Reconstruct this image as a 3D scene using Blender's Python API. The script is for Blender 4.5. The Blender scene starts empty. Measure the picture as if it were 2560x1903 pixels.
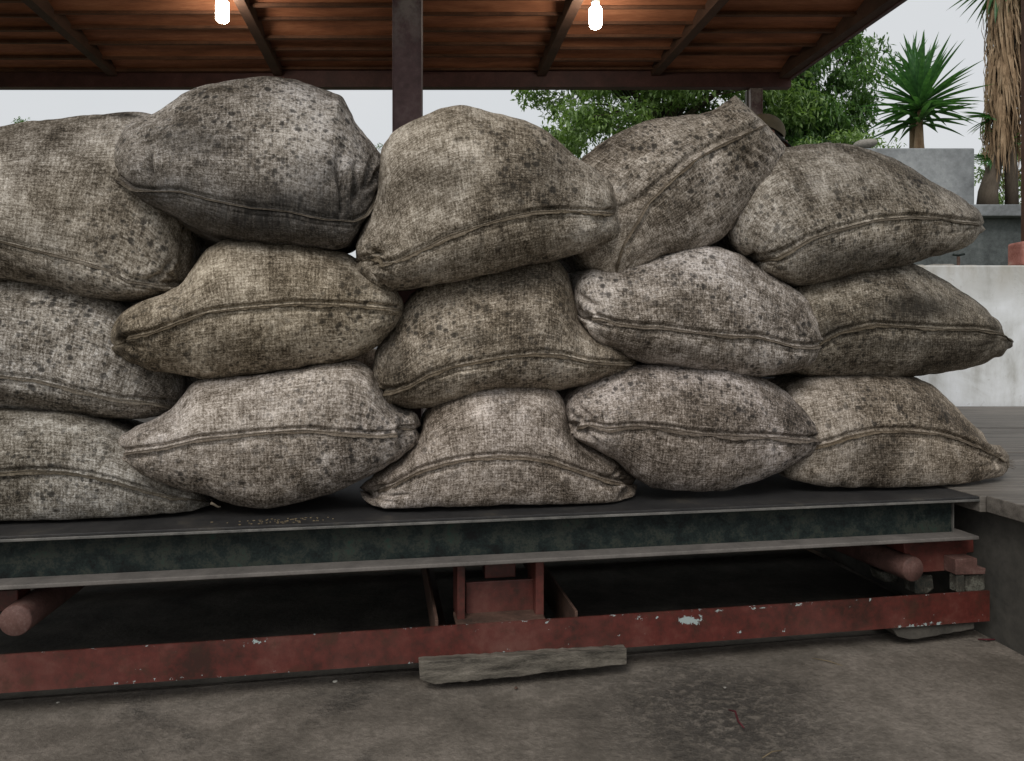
import bpy, math, random
import numpy as np
from mathutils import Vector, Matrix, Euler

random.seed(7)
rng = np.random.default_rng(11)
scene = bpy.context.scene
COL = scene.collection

# ------------------------------------------------------------------ camera
F = 1850.0            # focal length in pixels of the 2560 px wide photograph
CX, CY = 1280.0, 850.0   # vanishing centre (eye level at y = 850)
HE = 0.90             # eye height above the concrete floor
cam_d = bpy.data.cameras.new('camera')
cam = bpy.data.objects.new('camera', cam_d); COL.objects.link(cam)
cam.location = (0, 0, HE)
cam.rotation_euler = (math.radians(90), 0, 0)
cam_d.sensor_width = 36.0
cam_d.lens = F / 2560.0 * 36.0
cam_d.shift_y = -(951.5 - CY) / 2560.0
cam_d.clip_start = 0.05
cam_d.clip_end = 2000
scene.camera = cam

# ------------------------------------------------------------------ world: overcast sky
SUN_EL, SUN_AZ = math.radians(44), math.radians(200)
w = bpy.data.worlds.new('World'); scene.world = w; w.use_nodes = True
nt = w.node_tree; nt.nodes.clear()
out = nt.nodes.new('ShaderNodeOutputWorld')
bg = nt.nodes.new('ShaderNodeBackground')
sky = nt.nodes.new('ShaderNodeTexSky'); sky.sky_type = 'NISHITA'; sky.sun_disc = False
sky.sun_elevation = SUN_EL; sky.sun_rotation = SUN_AZ; sky.dust_density = 4.0
tc = nt.nodes.new('ShaderNodeTexCoord')
cn = nt.nodes.new('ShaderNodeTexNoise'); cn.inputs['Scale'].default_value = 2.2
cn.inputs['Detail'].default_value = 5
cr = nt.nodes.new('ShaderNodeValToRGB')
cr.color_ramp.elements[0].position = 0.3; cr.color_ramp.elements[0].color = (7.1, 7.35, 7.5, 1)
cr.color_ramp.elements[1].position = 0.75; cr.color_ramp.elements[1].color = (7.9, 7.95, 8.0, 1)
mix = nt.nodes.new('ShaderNodeMix'); mix.data_type = 'RGBA'; mix.inputs[0].default_value = 0.89
nt.links.new(tc.outputs['Generated'], cn.inputs['Vector'])
nt.links.new(cn.outputs['Fac'], cr.inputs['Fac'])
nt.links.new(sky.outputs[0], mix.inputs[6]); nt.links.new(cr.outputs[0], mix.inputs[7])
nt.links.new(mix.outputs[2], bg.inputs['Color'])
bg.inputs['Strength'].default_value = 0.1
nt.links.new(bg.outputs[0], out.inputs['Surface'])

sun_d = bpy.data.lights.new('sun', 'SUN'); sun_d.energy = 1.5; sun_d.angle = math.radians(25)
sun_d.color = (1.0, 0.96, 0.9)
sun = bpy.data.objects.new('sun', sun_d); COL.objects.link(sun)
# direction towards the sun (behind and above the photographer)
sd = Vector((math.sin(math.radians(-20)) * math.cos(SUN_EL), -math.cos(math.radians(-20)) * math.cos(SUN_EL), math.sin(SUN_EL)))
sun.rotation_euler = sd.to_track_quat('Z', 'Y').to_euler()

scene.view_settings.view_transform = 'Standard'
scene.view_settings.look = 'None'
scene.view_settings.exposure = 0.0
scene.view_settings.gamma = 1.0
scene.view_settings.use_curve_mapping = False
scene.cycles.max_bounces = 6
scene.cycles.diffuse_bounces = 4
scene.cycles.sample_clamp_indirect = 4.0
scene.cycles.use_denoising = True

# ------------------------------------------------------------------ helpers
PHI = math.radians(9.7)
TX, TY = math.cos(PHI), math.sin(PHI)      # direction of the weigh platform
NX, NY = -math.sin(PHI), math.cos(PHI)     # away from the viewer
D0 = 1.95

def up(x, y, d):
    """photo pixel -> point at depth d"""
    return Vector(((x - CX) / F * d, d, HE + (CY - y) / F * d))

def ue(x, y, e):
    """photo pixel -> point on the plane e metres behind the platform's front face (arrays ok)"""
    r = (x - CX) / F
    d = (e + D0 * NY) / (NY + r * NX)
    return np.stack([r * d, d, HE + (CY - y) / F * d], -1)

def PL(a, e, z):
    """platform coordinates -> world"""
    return Vector((a * TX + e * NX, D0 + a * TY + e * NY, z))

def pa(x, e=0.0):
    """platform coordinate a of photo column x at offset e"""
    p = ue(float(x), 850.0, e)
    return (p[0]) * TX + (p[1] - D0) * TY

def tag(o, label=None, cat=None, group=None, kind=None):
    if label: o['label'] = label
    if cat: o['category'] = cat
    if group: o['group'] = group
    if kind: o['kind'] = kind
    return o

def empty(name, loc=(0, 0, 0)):
    o = bpy.data.objects.new(name, None); o.empty_display_size = 0.1
    o.location = loc; COL.objects.link(o); return o

def mesh_obj(name, verts, faces, mat, parent=None, smooth=False, uvs=None):
    me = bpy.data.meshes.new(name)
    me.from_pydata([tuple(v) for v in verts], [], [tuple(f) for f in faces])
    if smooth:
        me.polygons.foreach_set('use_smooth', [True] * len(me.polygons))
    me.update()
    if mat: me.materials.append(mat)
    o = bpy.data.objects.new(name, me); COL.objects.link(o)
    if parent: attach(o, parent)
    return o

def attach(o, parent):
    o.parent = parent
    o.matrix_parent_inverse = Matrix.Translation(-Vector(parent.location)) if parent.parent is None else Matrix.Identity(4)
    if parent.parent is not None:
        o.matrix_parent_inverse = Matrix.Identity(4)

def bevel(o, w=0.004, seg=2):
    m = o.modifiers.new('bevel', 'BEVEL'); m.width = w; m.segments = seg; m.limit_method = 'ANGLE'
    return o

BOXF = [(0, 1, 3, 2), (4, 6, 7, 5), (0, 4, 5, 1), (2, 3, 7, 6), (0, 2, 6, 4), (1, 5, 7, 3)]
def box_pts(fn, a0, a1, b0, b1, z0, z1):
    return [fn(a, b, z) for a in (a0, a1) for b in (b0, b1) for z in (z0, z1)]

def W(x, y, z): return Vector((x, y, z))

def box(name, fn, a0, a1, b0, b1, z0, z1, mat, parent=None, bev=0.003):
    o = mesh_obj(name, box_pts(fn, a0, a1, b0, b1, z0, z1), BOXF, mat, parent)
    if bev: bevel(o, bev)
    return o

def multibox(name, fn, boxes, mat, parent=None, bev=0.002):
    V, Fc = [], []
    for b in boxes:
        n = len(V); V += box_pts(fn, *b); Fc += [tuple(i + n for i in f) for f in BOXF]
    o = mesh_obj(name, V, Fc, mat, parent)
    if bev: bevel(o, bev)
    return o

def tube(name, pts, radii, mat, parent=None, seg=16, cap=True):
    pts = [Vector(p) for p in pts]
    if not hasattr(radii, '__len__'): radii = [radii] * len(pts)
    V, Fc = [], []
    for i, p in enumerate(pts):
        t = (pts[min(i + 1, len(pts) - 1)] - pts[max(i - 1, 0)]).normalized()
        a = t.orthogonal().normalized() if i == 0 else (a - t * a.dot(t)).normalized()
        b = t.cross(a)
        for k in range(seg):
            an = 2 * math.pi * k / seg
            V.append(p + (a * math.cos(an) + b * math.sin(an)) * radii[i])
    for i in range(len(pts) - 1):
        for k in range(seg):
            Fc.append((i * seg + k, i * seg + (k + 1) % seg, (i + 1) * seg + (k + 1) % seg, (i + 1) * seg + k))
    if cap:
        Fc.append(tuple(reversed(range(seg)))); n = (len(pts) - 1) * seg
        Fc.append(tuple(range(n, n + seg)))
    o = mesh_obj(name, V, Fc, mat, parent, smooth=True)
    return o

# vectorised value noise -------------------------------------------------
_perm = rng.random((64, 64, 64))
def vnoise(P, s, seed=0):
    q = np.asarray(P) * s + seed * 17.31
    i = np.floor(q).astype(int); f = q - i; f = f * f * (3 - 2 * f)
    def g(a, b, c): return _perm[(i[..., 0] + a) % 64, (i[..., 1] + b) % 64, (i[..., 2] + c) % 64]
    x, y, z = f[..., 0], f[..., 1], f[..., 2]
    def lx(b, c): return g(0, b, c) * (1 - x) + g(1, b, c) * x
    def ly(c): return lx(0, c) * (1 - y) + lx(1, c) * y
    return (ly(0) * (1 - z) + ly(1) * z) * 2 - 1

# ------------------------------------------------------------------ materials
class N:
    def __init__(s, name):
        s.m = bpy.data.materials.new(name); s.m.use_nodes = True
        s.t = s.m.node_tree; s.t.nodes.clear()
        s.out = s.t.nodes.new('ShaderNodeOutputMaterial')
        s.b = s.t.nodes.new('ShaderNodeBsdfPrincipled')
        s.l(s.b.outputs[0], s.out.inputs[0])
        s.tc = s.t.nodes.new('ShaderNodeTexCoord')
    def n(s, t, **kw):
        x = s.t.nodes.new(t)
        for k, v in kw.items(): setattr(x, k, v)
        return x
    def l(s, a, b): s.t.links.new(a, b)
    def vec(s, src='Object', scale=(1, 1, 1), rot=(0, 0, 0)):
        mp = s.n('ShaderNodeMapping'); s.l(s.tc.outputs[src], mp.inputs[0])
        mp.inputs['Scale'].default_value = scale; mp.inputs['Rotation'].default_value = rot
        return mp.outputs[0]
    def noise(s, v, scale=5, detail=4, rough=0.55, dist=0.0):
        x = s.n('ShaderNodeTexNoise'); s.l(v, x.inputs['Vector'])
        x.inputs['Scale'].default_value = scale; x.inputs['Detail'].default_value = detail
        x.inputs['Roughness'].default_value = rough; x.inputs['Distortion'].default_value = dist
        return x.outputs['Fac']
    def ramp(s, f, stops):
        r = s.n('ShaderNodeValToRGB'); s.l(f, r.inputs[0])
        e = r.color_ramp.elements
        while len(e) < len(stops): e.new(0.5)
        for k, (p, c) in enumerate(stops):
            e[k].position = p
            e[k].color = (c, c, c, 1) if not hasattr(c, '__len__') else (*c, 1)
        return r.outputs[0]
    def mx(s, f, a, b, mode='MIX'):
        x = s.n('ShaderNodeMix', data_type='RGBA', blend_type=mode)
        for sock, v in ((0, f), (6, a), (7, b)):
            if hasattr(v, 'is_linked') or hasattr(v, 'node'): s.l(v, x.inputs[sock])
            elif sock == 0: x.inputs[0].default_value = v
            else: x.inputs[sock].default_value = (*v, 1) if hasattr(v, '__len__') else (v, v, v, 1)
        return x.outputs[2]
    def ma(s, op, a, b=0.0, clamp=False):
        x = s.n('ShaderNodeMath', operation=op); x.use_clamp = clamp
        for k, v in enumerate((a, b)):
            if hasattr(v, 'node'): s.l(v, x.inputs[k])
            else: x.inputs[k].default_value = v
        return x.outputs[0]
    def bump(s, h, strength=0.4, dist=0.002):
        x = s.n('ShaderNodeBump'); x.inputs['Strength'].default_value = strength
        x.inputs['Distance'].default_value = dist
        s.l(h, x.inputs['Height']); s.l(x.outputs[0], s.b.inputs['Normal'])
    def col(s, c):
        if hasattr(c, 'node'): s.l(c, s.b.inputs['Base Color'])
        else: s.b.inputs['Base Color'].default_value = (*c, 1)
    def rough(s, r, spec=0.3, metal=0.0):
        if hasattr(r, 'node'): s.l(r, s.b.inputs['Roughness'])
        else: s.b.inputs['Roughness'].default_value = r
        s.b.inputs['Specular IOR Level'].default_value = spec
        s.b.inputs['Metallic'].default_value = metal

def mat_burlap(name, light, dark, seam=False):
    k = N(name)
    uv = k.vec('UV'); ob = k.vec('Object')
    oi = k.n('ShaderNodeObjectInfo')
    add = k.n('ShaderNodeVectorMath', operation='ADD')
    rnd = k.n('ShaderNodeCombineXYZ'); sc = k.ma('MULTIPLY', oi.outputs['Random'], 37.0)
    k.l(sc, rnd.inputs[0]); k.l(sc, rnd.inputs[1]); k.l(sc, rnd.inputs[2])
    k.l(ob, add.inputs[0]); k.l(rnd.outputs[0], add.inputs[1]); obr = add.outputs[0]
    tu = k.noise(k.vec('UV', (230, 46, 1)), 1, 2, 0.6)
    tv = k.noise(k.vec('UV', (46, 230, 1)), 1, 2, 0.6)
    tu2 = k.noise(k.vec('UV', (120, 11, 1)), 1, 2, 0.5)
    tv2 = k.noise(k.vec('UV', (11, 120, 1)), 1, 2, 0.5)
    # the square weave itself: two crossing sets of coarse yarns, about 8 mm a repeat
    sx = k.n('ShaderNodeSeparateXYZ'); k.l(uv, sx.inputs[0])
    wob = k.ma('MULTIPLY', k.noise(k.vec('UV', (9, 9, 1)), 1, 2, 0.5), 9.0)
    wu = k.ma('SINE', k.ma('ADD', k.ma('MULTIPLY', sx.outputs[0], 760.0), wob))
    wv_ = k.ma('SINE', k.ma('ADD', k.ma('MULTIPLY', sx.outputs[1], 760.0), wob))
    grid = k.ma('ADD', wu, wv_)
    th = k.ma('ADD', k.ma('ADD', tu, tv), k.ma('MULTIPLY', k.ma('ADD', tu2, tv2), 0.6))     # ~1.6 mean
    thn = k.ma('SUBTRACT', th, 1.6)
    fine = k.noise(obr, 330, 2, 0.7)
    blotch = k.noise(obr, 3.6, 5, 0.6, 0.6)
    mid = k.noise(obr, 22, 4, 0.65)
    fine2 = k.noise(obr, 120, 3, 0.7)
    f = k.ma('ADD', k.ma('MULTIPLY', thn, 0.52), k.ma('MULTIPLY', k.ma('SUBTRACT', blotch, 0.5), 1.35))
    f = k.ma('ADD', f, k.ma('MULTIPLY', grid, 0.036))
    f = k.ma('ADD', f, k.ma('MULTIPLY', k.ma('SUBTRACT', mid, 0.5), 0.85))
    f = k.ma('ADD', f, k.ma('MULTIPLY', k.ma('SUBTRACT', fine, 0.5), 1.15))
    f = k.ma('ADD', f, k.ma('MULTIPLY', k.ma('SUBTRACT', fine2, 0.5), 0.9))
    f = k.ma('ADD', f, 0.49, True)
    if seam: f = k.ma('ADD', k.ma('MULTIPLY', f, 0.6), 0.3, True)
    c = k.ramp(f, [(0.0, dark), (0.30, tuple((0.8 * a + 0.13 * b) * w_ for a, b, w_ in zip(dark, light, (1.08, 0.985, 0.86)))), (0.58, tuple((0.2 * a + 0.42 * b) * w_ for a, b, w_ in zip(dark, light, (1.0, 0.955, 0.885)))), (1.0, light)])
    # dark mould spots, sparse
    where = k.ramp(k.noise(obr, 3.1, 3, 0.5), [(0.38, 0.15), (0.58, 1.0)])
    def spots(scale, thr, keep, soft):
        dn = k.n('ShaderNodeTexNoise'); dn.inputs['Scale'].default_value = scale * 2.2; dn.inputs['Detail'].default_value = 3; k.l(obr, dn.inputs['Vector'])
        off = k.n('ShaderNodeVectorMath', operation='SCALE'); k.l(dn.outputs['Color'], off.inputs[0]); off.inputs['Scale'].default_value = 0.55 / scale
        ad = k.n('ShaderNodeVectorMath', operation='ADD'); k.l(obr, ad.inputs[0]); k.l(off.outputs[0], ad.inputs[1])
        vo = k.n('ShaderNodeTexVoronoi'); vo.inputs['Scale'].default_value = scale; k.l(ad.outputs[0], vo.inputs['Vector'])
        sep = k.n('ShaderNodeSeparateColor'); k.l(vo.outputs['Color'], sep.inputs[0])
        rad = k.ma('MULTIPLY', sep.outputs[1], thr)
        inside = k.ramp(k.ma('SUBTRACT', vo.outputs['Distance'], rad), [(0.0, 1.0), (soft, 0.0)])
        return k.ma('MULTIPLY', inside, k.ramp(sep.outputs[0], [(keep - .01, 1.0), (keep, 0.0)]))
    sp = k.ma('MAXIMUM', spots(48, 0.38, 0.34, 0.24), k.ma('MULTIPLY', spots(90, 0.42, 0.40, 0.35), 0.85))
    sp = k.ma('MULTIPLY', k.ma('MULTIPLY', sp, where), k.ma('ADD', 0.55, k.ma('MULTIPLY', fine2, 0.5)))
    if seam: sp = k.ma('MULTIPLY', sp, 0.4)
    c = k.mx(sp, c, (0.020, 0.019, 0.018))
    # warm/olive versus cool bleached areas
    hue = k.ramp(k.noise(obr, 2.3, 3, 0.5), [(0.35, 0.0), (0.65, 1.0)])
    c = k.mx(k.ma('MULTIPLY', hue, 0.7), c, (0.96, 1.0, 1.10), 'MULTIPLY')
    # painted attribute: damp stains
    at = k.n('ShaderNodeAttribute', attribute_name='stain')
    st = k.ma('MULTIPLY', at.outputs['Fac'], k.ramp(k.ma('ADD', k.ma('MULTIPLY', mid, 0.6), k.ma('MULTIPLY', tu2, 0.5)), [(0.35, 0.55), (0.62, 1.0)]))
    c = k.mx(k.ma('MULTIPLY', st, 1.15, True), c, (0.021, 0.019, 0.017))
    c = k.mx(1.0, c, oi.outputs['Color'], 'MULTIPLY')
    k.col(c)
    k.rough(k.ramp(f, [(0, 0.65), (0.6, 0.9)]), 0.14)
    h = k.ma('ADD', th, k.ma('ADD', k.ma('MULTIPLY', fine, 0.8), k.ma('MULTIPLY', mid, 1.2)))
    k.bump(h, 0.7, 0.0022)
    return k.m

M_SACK = mat_burlap('burlap', (0.86, 0.80, 0.73), (0.026, 0.021, 0.015))
M_SEAM = mat_burlap('burlap_hem', (0.34, 0.295, 0.24), (0.02, 0.017, 0.012), True)

def mat_floor():
    k = N('worn_concrete_floor'); o = k.vec()
    a = k.noise(o, 1.3, 6, 0.62, 0.4); b = k.noise(o, 9, 6, 0.7); c_ = k.noise(o, 70, 4, 0.7)
    v = k.ma('ADD', k.ma('MULTIPLY', a, 0.7), k.ma('ADD', k.ma('MULTIPLY', b, 0.45), k.ma('MULTIPLY', c_, 0.35)))
    c = k.ramp(v, [(0.52, (0.052, 0.045, 0.037)), (0.74, (0.142, 0.124, 0.104)), (0.94, (0.28, 0.245, 0.21))])
    worn = k.ramp(k.noise(o, 2.1, 5, 0.6, 1.0), [(0.55, 0), (0.68, 1)])
    ds = k.n('ShaderNodeVectorMath', operation='DISTANCE'); k.l(o, ds.inputs[0]); ds.inputs[1].default_value = (0.50, 1.80, 0.0)
    big = k.ramp(k.ma('ADD', ds.outputs['Value'], k.ma('MULTIPLY', k.noise(o, 7, 5, .7), 0.35)), [(0.20, 1.0), (0.55, 0.0)])
    worn = k.ma('MAXIMUM', k.ma('MULTIPLY', worn, .6), big)
    pit = k.ramp(k.noise(o, 42, 5, 0.8), [(0.42, 1), (0.56, 0)])
    c = k.mx(k.ma('MULTIPLY', worn, k.ma('MULTIPLY', pit, 0.75)), c, (0.022, 0.021, 0.02))
    vo = k.n('ShaderNodeTexVoronoi'); vo.inputs['Scale'].default_value = 60; k.l(o, vo.inputs['Vector'])
    fleck = k.ramp(vo.outputs['Distance'], [(0.07, 1), (0.12, 0)])
    fl = k.ma('MULTIPLY', fleck, k.ramp(k.noise(o, 14, 2), [(0.58, 0), (0.66, 1)]))
    c = k.mx(k.ma('MULTIPLY', fl, 0.7), c, (0.30, 0.25, 0.2))
    k.col(c); k.rough(0.72, 0.35)
    k.bump(k.ma('ADD', k.ma('ADD', v, k.ma('MULTIPLY', k.noise(o, 190, 3, .7), .14)), k.ma('MULTIPLY', k.ma('MULTIPLY', pit, worn), -0.5)), 0.85, 0.012)
    return k.m
M_FLOOR = mat_floor()

def mat_red(name='chipped_red_paint', patches=True):
    k = N(name); o = k.vec()
    a = k.noise(o, 6, 5, 0.6); b = k.noise(o, 45, 5, 0.7)
    c = k.ramp(k.ma('ADD', k.ma('MULTIPLY', a, .6), k.ma('MULTIPLY', b, .4)),
               [(0.38, (0.036, 0.014, 0.010)), (0.53, (0.098, 0.020, 0.015)), (0.70, (0.14, 0.05, 0.038))])
    dust = k.ramp(k.noise(o, 3, 4, 0.6), [(0.45, 0), (0.75, 1)])
    c = k.mx(k.ma('MULTIPLY', dust, 0.3), c, (0.13, 0.095, 0.08))
    rust = k.ramp(k.noise(o, 17, 5, 0.7), [(0.55, 0), (0.66, 1)])
    c = k.mx(k.ma('MULTIPLY', rust, 0.6), c, (0.05, 0.026, 0.016))
    # chips: where 'chip' attribute is high and fine noise passes
    at = k.n('ShaderNodeAttribute', attribute_name='chip')
    nz = k.noise(o, 55, 5, 0.72)
    chip = k.ramp(k.ma('ADD', nz, k.ma('MULTIPLY', at.outputs['Fac'], 0.33)), [(0.70, 0), (0.72, 1)])
    c = k.mx(chip, c, (0.33, 0.39, 0.385))
    k.col(c); k.rough(0.5, 0.4)
    k.bump(k.ma('ADD', k.ma('MULTIPLY', b, .5), k.ma('MULTIPLY', chip, -0.6)), 0.4, 0.002)
    return k.m
M_RED = mat_red()

def mat_simple(name, stops, scale=8, detail=5, rough=0.7, spec=0.3, bump=0.3, bd=0.003, stretch=(1, 1, 1), src='Object', metal=0):
    k = N(name); o = k.vec(src, stretch)
    v = k.ma('ADD', k.ma('MULTIPLY', k.noise(o, scale, detail, .6, .3), .65), k.ma('MULTIPLY', k.noise(o, scale * 9, 4, .7), .35))
    k.col(k.ramp(v, stops)); k.rough(rough, spec, metal); k.bump(v, bump, bd)
    return k.m

M_STEEL = mat_simple('dark_green_steel', [(0.38, (0.006, 0.007, 0.007)), (0.48, (0.012, 0.020, 0.019)), (0.57, (0.034, 0.038, 0.031)), (0.68, (0.016, 0.045, 0.036))], 20, rough=0.6, spec=0.2)
M_PLATE = mat_simple('dark_steel_plate', [(0.35, (0.02, 0.02, 0.021)), (0.55, (0.038, 0.037, 0.037)), (0.72, (0.09, 0.08, 0.065))], 7, rough=0.5, spec=0.3)
M_DUST = mat_simple('dusty_steel', [(0.35, (0.10, 0.092, 0.085)), (0.6, (0.165, 0.15, 0.138)), (0.8, (0.22, 0.2, 0.18))], 14, rough=0.75)
M_BARE = mat_simple('worn_steel_edge', [(0.35, (0.06, 0.06, 0.057)), (0.7, (0.20, 0.19, 0.175))], 20, rough=0.45, spec=0.5)
M_BROWN = mat_simple('rusty_brown_steel', [(0.35, (0.04, 0.026, 0.02)), (0.55, (0.10, 0.058, 0.043)), (0.75, (0.17, 0.11, 0.085))], 12, rough=0.7)
M_WOOD = mat_simple('grey_weathered_wood', [(0.38, (0.035, 0.031, 0.025)), (0.53, (0.12, 0.107, 0.088)), (0.7, (0.24, 0.215, 0.18))], 6, rough=0.8, stretch=(1, 9, 9), bump=0.6, bd=0.006)
M_DECK = mat_simple('worn_deck_board', [(0.35, (0.07, 0.062, 0.054)), (0.53, (0.16, 0.144, 0.126)), (0.7, (0.26, 0.235, 0.205))], 3, rough=0.62, spec=0.4, stretch=(1, 12, 12), bump=0.35, bd=0.003)
M_DECKSIDE = mat_simple('deck_side_concrete', [(0.35, (0.05, 0.048, 0.043)), (0.55, (0.095, 0.09, 0.078)), (0.78, (0.15, 0.14, 0.122))], 3, rough=0.85)
M_SHADE_BROWN = mat_simple('shade_and_wedge_brown', [(0.35, (0.05, 0.047, 0.042)), (0.6, (0.10, 0.092, 0.08)), (0.8, (0.15, 0.135, 0.12))], 7, rough=0.95, spec=.1, bump=.6, bd=.01)  # dark tone painting in the shade under the platform; also colours the wedge
M_PINK = mat_simple('dusty_red_bar', [(0.35, (0.06, 0.034, 0.028)), (0.53, (0.125, 0.065, 0.055)), (0.68, (0.18, 0.125, 0.11))], 16, rough=0.65)
M_GREENISH = mat_simple('corroded_cast_iron', [(0.36, (0.018, 0.024, 0.021)), (0.5, (0.05, 0.045, 0.036)), (0.60, (0.15, 0.15, 0.125)), (0.70, (0.09, 0.035, 0.025))], 22, rough=0.7, bump=0.8)

def mat_wall():
    k = N('stained_white_render'); o = k.vec()
    v = k.noise(o, 2.2, 6, 0.65, 0.6); s = k.noise(k.vec('Object', (5, 5, 1.6)), 1.0, 5, 0.65)
    f = k.ma('ADD', k.ma('MULTIPLY', v, .5), k.ma('MULTIPLY', s, .5))
    c = k.ramp(f, [(0.36, (0.42, 0.42, 0.40)), (0.48, (0.66, 0.68, 0.69)), (0.62, (0.82, 0.85, 0.89))])
    scuff = k.ramp(k.noise(o, 9, 6, 0.75, 1.2), [(0.60, 0), (0.68, 1)])
    c = k.mx(k.ma('MULTIPLY', scuff, 0.4), c, (0.24, 0.23, 0.2))
    # algae staining running down from the top of the wall
    sx = k.n('ShaderNodeSeparateXYZ'); k.l(o, sx.inputs[0])
    top = k.ramp(sx.outputs[2], [(0.0, 0), (1.0, 1)])
    tt = k.ma('MULTIPLY', k.ma('SUBTRACT', sx.outputs[2], 1.12), 3.2, True)
    c = k.mx(k.ma('MULTIPLY', tt, k.ramp(s, [(0.4, 0.15), (0.62, 0.85)])), c, (0.27, 0.235, 0.165))
    k.col(c); k.rough(0.85, 0.2); k.bump(f, 0.4, 0.01)
    return k.m
M_WALL = mat_wall()
M_CONC = mat_simple('grey_concrete', [(0.35, (0.14, 0.15, 0.155)), (0.52, (0.25, 0.265, 0.275)), (0.7, (0.38, 0.40, 0.41))], 3, rough=0.85, bump=0.4, bd=0.006)
M_CONC2 = mat_simple('mossy_dark_concrete', [(0.35, (0.05, 0.056, 0.056)), (0.55, (0.12, 0.135, 0.135)), (0.75, (0.21, 0.225, 0.22))], 5, rough=0.85, bump=0.4, bd=0.006)
M_STONE = mat_simple('grey_stone', [(0.35, (0.16, 0.15, 0.13)), (0.7, (0.36, 0.34, 0.31))], 9, rough=0.9, bump=0.5)
M_BRICK = mat_simple('red_painted_block', [(0.35, (0.22, 0.08, 0.06)), (0.52, (0.36, 0.16, 0.13)), (0.68, (0.42, 0.34, 0.28))], 9, rough=0.85, bump=0.5)
M_CEIL = mat_simple('orange_brown_board', [(0.32, (0.14, 0.052, 0.026)), (0.52, (0.32, 0.12, 0.058)), (0.72, (0.50, 0.215, 0.11))], 2.2, rough=0.7, stretch=(1, 7, 7), bump=0.4, bd=0.004)
M_RAFTER = mat_simple('dark_rafter', [(0.35, (0.045, 0.023, 0.014)), (0.7, (0.10, 0.05, 0.032))], 8, rough=0.75)
M_BATTEN = mat_simple('brown_batten', [(0.35, (0.07, 0.032, 0.018)), (0.7, (0.17, 0.075, 0.04))], 8, rough=0.8)
M_BEAM = mat_simple('maroon_steel_beam', [(0.35, (0.05, 0.023, 0.020)), (0.55, (0.09, 0.037, 0.033)), (0.75, (0.13, 0.065, 0.055))], 9, rough=0.55, spec=0.4)
M_SHEET = mat_simple('roof_sheet', [(0.3, (0.16, 0.15, 0.14)), (0.7, (0.3, 0.28, 0.26))], 3, rough=0.8)
M_SOIL = mat_simple('dark_soil', [(0.3, (0.015, 0.014, 0.012)), (0.7, (0.05, 0.04, 0.03))], 20, rough=0.95, bump=0.8, bd=0.02)
M_GRASS = mat_simple('rough_ground', [(0.3, (0.03, 0.05, 0.018)), (0.7, (0.09, 0.10, 0.05))], 2, rough=0.95, bump=0.8, bd=0.03)
M_BARK = mat_simple('bark', [(0.3, (0.05, 0.04, 0.03)), (0.7, (0.16, 0.13, 0.10))], 12, rough=0.9, bump=0.8, bd=0.01, stretch=(1, 1, .3))
M_SKIN = mat_simple('skin', [(0.3, (0.20, 0.085, 0.055)), (0.7, (0.28, 0.13, 0.09))], 12, rough=0.55, bump=0.1)
M_CAP = mat_simple('olive_cap_cloth', [(0.3, (0.12, 0.10, 0.065)), (0.7, (0.2, 0.165, 0.11))], 30, rough=0.9)
M_BRIM = mat_simple('dark_brim_cloth', [(0.3, (0.012, 0.012, 0.012)), (0.7, (0.03, 0.03, 0.025))], 30, rough=0.9)
M_SHIRT = mat_simple('faded_blue_shirt', [(0.3, (0.10, 0.13, 0.17)), (0.7, (0.17, 0.2, 0.25))], 10, rough=0.9)
M_TROUSER = mat_simple('dark_trousers', [(0.3, (0.03, 0.03, 0.035)), (0.7, (0.06, 0.06, 0.065))], 10, rough=0.9)
M_HAIR = mat_simple('black_hair', [(0.3, (0.01, 0.009, 0.008)), (0.7, (0.03, 0.025, 0.02))], 60, rough=0.6)
M_EYE = mat_simple('eye', [(0.3, (0.5, 0.48, 0.45)), (0.7, (0.6, 0.58, 0.55))], 10, rough=0.3)
M_STRAW = mat_simple('straw', [(0.3, (0.12, 0.095, 0.06)), (0.7, (0.22, 0.17, 0.10))], 30, rough=0.8)
M_PALEBIT = mat_simple('pale_bit', [(0.3, (0.5, 0.5, 0.45)), (0.7, (0.65, 0.62, 0.55))], 30, rough=0.8)
M_REDBIT = mat_simple('red_thread', [(0.3, (0.06, 0.012, 0.016)), (0.7, (0.11, 0.02, 0.026))], 30, rough=0.8)

def mat_post():
    k = N('maroon_post_paint'); o = k.vec()
    a = k.noise(o, 7, 5, 0.65); b = k.noise(o, 40, 4, 0.7)
    c = k.ramp(k.ma('ADD', k.ma('MULTIPLY', a, .6), k.ma('MULTIPLY', b, .4)),
               [(0.35, (0.065, 0.032, 0.032)), (0.55, (0.13, 0.07, 0.07)), (0.72, (0.20, 0.135, 0.13))])
    sx = k.n('ShaderNodeSeparateXYZ'); k.l(o, sx.inputs[0])
    hz = k.ma('MULTIPLY', k.ma('SUBTRACT', sx.outputs[2], 1.95), 3.5, True)
    wear = k.ma('MULTIPLY', hz, k.ramp(k.noise(o, 11, 5, .7), [(0.42, 0), (0.6, 1)]))
    c = k.mx(k.ma('MULTIPLY', wear, 0.75), c, (0.34, 0.29, 0.26))
    k.col(c); k.rough(0.5, 0.4); k.bump(b, 0.3, 0.002)
    return k.m
M_POST = mat_post()

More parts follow.
